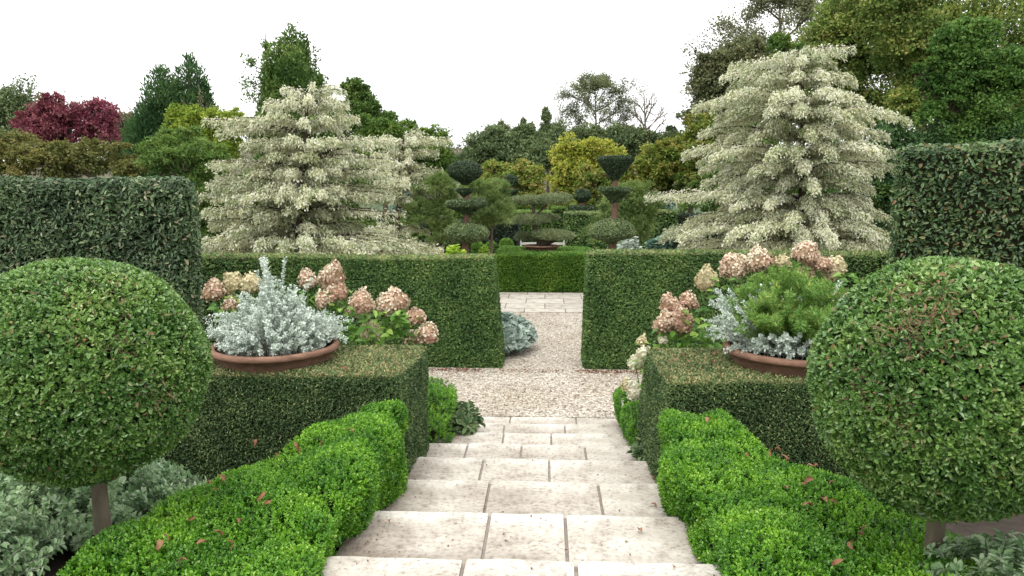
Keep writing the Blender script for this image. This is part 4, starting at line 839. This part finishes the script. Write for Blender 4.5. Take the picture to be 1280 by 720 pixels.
# ------------------------------------------------------------------ two visitors
def person(label, px, Y, h, shirt, seed):
    x = at(px, 270, Y)[0]; base = np.array([x, Y, 0.]); t = thing('person', label, 'person', base)
    s = h/1.72
    J = {'pel': (0,0,.95), 'che': (0,0,1.25), 'nk': (0,0,1.46), 'hd': (0,-.02,1.60), 'hd2': (0,0,1.70)}
    bm = bmesh.new(); vs = {k: bm.verts.new([c*s for c in v]) for k, v in J.items()}
    for a, b in (('pel','che'), ('che','nk'), ('nk','hd'), ('hd','hd2')): bm.edges.new((vs[a], vs[b]))
    rad = {'pel': .15, 'che': .16, 'nk': .055, 'hd': .095, 'hd2': .08}
    for sx in (-1, 1):
        ch = [('pel',None), ('hip', (.09*sx,0,.88)), ('kn', (.10*sx,-.02,.48)), ('an', (.10*sx,.02,.08)), ('toe', (.11*sx,-.12,.04))]
        rr = [0, .09, .06, .042, .035]
        ch2 = [('che',None), ('sh', (.18*sx,0,1.40)), ('el', (.24*sx,.03,1.12)), ('wr', (.23*sx,-.06,.88)), ('hn', (.22*sx,-.08,.79))]
        rr2 = [0, .06, .042, .03, .035]
        for c_, r_ in ((ch, rr), (ch2, rr2)):
            prev = vs[c_[0][0]]
            for (nm, p), r in zip(c_[1:], r_[1:]): v = bm.verts.new([q*s for q in p]); bm.edges.new((prev, v)); vs[nm+str(sx)] = v; rad[nm+str(sx)] = r; prev = v
    bm.verts.index_update(); order = {v.index: k for k, v in vs.items()}
    me = bpy.data.meshes.new('body'); bm.to_mesh(me); bm.free()
    o = bpy.data.objects.new('body', me); COL.objects.link(o); o.parent = t; me.materials.append(M['skin'])
    sk = o.modifiers.new('skin', 'SKIN'); o.modifiers.new('sub', 'SUBSURF').levels = 1; o.modifiers['sub'].render_levels = 1
    for i, sv in enumerate(me.skin_vertices[0].data): r = rad[order[i]]*s; sv.radius = (r, r*.8); sv.use_root = (order[i] == 'pel')
    c = lambda *p: base + np.array(p)*s
    mb = MB(); V, F = lathe([(.165,.85),(.18,1.0),(.175,1.15),(.19,1.3),(.17,1.42),(.06,1.48)], 18); V[:,1] *= .78; mb.add(V*s+base, F, .5, 0, True)
    for sx in (-1, 1): tube(mb, [c(.15*sx,0,1.42), c(.20*sx,0,1.38), c(.245*sx,.03,1.12), c(.235*sx,-.05,.92)], [.07*s,.07*s,.055*s,.045*s], 9)
    mb.build('shirt', M[shirt], t)
    mb = MB()
    for sx in (-1, 1): tube(mb, [c(.085*sx,0,.93), c(.09*sx,0,.8), c(.10*sx,-.02,.48), c(.10*sx,.02,.09)], [.11*s,.105*s,.075*s,.06*s], 9)
    mb.build('trousers', M['trouser'], t)
    mb = MB(); V, F = ell(c(0,.025,1.655), (.105*s,.115*s,.12*s), 16, 10); mb.add(V, F, .5, 0, True); mb.build('hair', M['hair'], t)
person('dark-haired visitor in white shirt behind the low dark hedge', 473.5, 38, 1.72, 'whiteshirt', 1)
person('dark-haired visitor in pale pink top behind the low dark hedge', 480.5, 38.2, 1.64, 'pinkshirt', 2)

# ------------------------------------------------------------------ fallen leaves
def dead_leaf_mesh(seed):
    g = np.random.default_rng(seed); n = 9; t = np.linspace(0, 1, n); w = np.sin(t*math.pi)**.7*g.uniform(.22, .34); cu = g.uniform(3, 6.5); bend = g.uniform(.1, .4); V = []
    for i in range(n):
        for j, s_ in enumerate((-1, -.5, 0, .5, 1)):
            a = s_*w[i]*cu; V.append((t[i]-.5, math.sin(a)/cu + .10*math.sin(t[i]*4), (1-math.cos(a))/cu + bend*math.sin(t[i]*3.1) + g.uniform(-.03,.03)))
    F = [(i*5+j, i*5+j+1, (i+1)*5+j+1, (i+1)*5+j) for i in range(n-1) for j in range(4)]
    mb = MB(); mb.add(np.array(V), F, g.random(), 0, True); return mb.build('fallen_leaf', M['deadleaf'])
from mathutils.bvhtree import BVHTree
TREES = [BVHTree.FromPolygons([tuple(v) for v in V_], [tuple(int(q_) for q_ in f_) for f_ in F_]) for V_, F_ in FORMS[4:6]]
def hit(px, py):                          # where a leaf comes to rest on the box edging
    d = ray(px, py); d = d/np.linalg.norm(d); best = None
    for T_ in TREES:
        h_ = T_.ray_cast((0, 0, H), tuple(d))
        if h_[0] is not None and (best is None or h_[3] < best[3]): best = h_
    return np.array(best[0]) + np.array(best[1])*.035 if best else atz(px, py, 1.2)
protos = [dead_leaf_mesh(400+i) for i in range(6)]; used = [False]*6
def drop(p, size, label, group, i, tilt=.5):
    i %= 6; o = protos[i] if not used[i] else protos[i].copy()
    if used[i]: COL.objects.link(o)
    used[i] = True; o.location = tuple(float(c) for c in p); o.scale = (size,)*3; o.rotation_euler = (rng.normal()*tilt, rng.normal()*tilt, rng.random()*6.28); tag(o, label, 'leaf', group)
i = 0
for px, py in ((265,612),(280,605),(272,620),(240,656),(205,682),(198,690),(283,690),(272,676),(328,628),(378,572),(372,563),(350,577),(316,555),(250,688),(336,636),(405,560),(440,545),(228,712),(300,660)):
    p = hit(px, py); drop(p, rng.uniform(.04, .065), 'curled red-brown leaf lying on the box hedge beside the ball tree', 'fallen leaves on the box hedge by the ball tree', i); i += 1
for px, py in ((965,566),(972,563),(984,582),(978,580),(1013,584),(1020,583),(1011,608),(1005,614),(1040,612),(1010,640),(1030,634),(1041,636),(1078,676),(1083,670),(1063,690),(1043,712),(885,532),(935,576),(984,618)):
    p = hit(px, py); drop(p, rng.uniform(.04, .065), 'curled red-brown leaf lying on the box hedge under the feathery plant', 'fallen leaves on the box hedge by the ball bush', i); i += 1
for px, py, k in ((817,632,2),(827,618,2),(838,640,2),(800,664,1),(873,697,1),(870,690,1),(815,597,3),(829,604,3),(866,655,1),(487,652,1),(494,600,3)):
    drop(atz(px, py, .96-.137*k+.012), rng.uniform(.035, .06), 'red-brown leaf lying on a pale stone step', 'fallen leaves on the steps', i, .25); i += 1
for px, py in ((845,450),(862,452),(875,448),(892,452),(893,443),(855,445)):
    drop(atz(px, py, ZT+.02), rng.uniform(.04, .065), 'dry leaf on the yew block beside the feathery plant bowl', 'fallen leaves on the yew block of the feathery plant', i, .3); i += 1
for px, py in ((470,440),(462,455),(430,462),(490,447)):
    drop(atz(px, py, ZT+.02), rng.uniform(.04, .065), 'dry leaf on the yew block beside the silver foliage bowl', 'fallen leaves on the yew block of the silver foliage', i, .3); i += 1
# crumbled leaf litter along the hedge foot and in the gravel
mb = MB(); n = 2600
x = rng.uniform(-2.6, 2.4, n); y = np.where(rng.random(n) < .55, 10.93 - np.abs(rng.normal(size=n))*.12, 8.7 + 7.5*rng.random(n)); keep = ((y > 10.75) & (x > -.8) & (x < .3) & (rng.random(n) < .3)) | ((y <= 10.95) & ((x < -.95) | (x > .5) | (y < 10.5)))
P = np.stack([x, y, np.full(n, .008)], -1)[keep]; n = len(P)
leaf4(mb, P, rnd3(n)*[1,1,.15], rnd3(n)*.35+[0,0,1], rng.uniform(.02, .05, n), rng.uniform(.012, .03, n))
for k in range(8):                                                       # crumbs and leaf bits on the treads, thickest at the ends
    n = 90; y0_ = (NOSE[k-1] if k else 2.6) + .02; xx = np.where(rng.random(n) < .6, np.sign(rng.normal(size=n))*(1.02-np.abs(rng.normal(size=n))*.12), rng.uniform(-1, 1, n))
    P = np.stack([xx, rng.uniform(y0_, NOSE[k]-.03, n), np.full(n, .96-.137*k+.006)], -1); sz_ = rng.uniform(.006, .022, n)
    leaf4(mb, P, rnd3(n)*[1,1,.1], rnd3(n)*.25+[0,0,1], sz_, sz_*.6, rng.random(n)*.6)
tag(mb.build('leaf_litter', M['deadleaf']), None, None, kind='stuff')
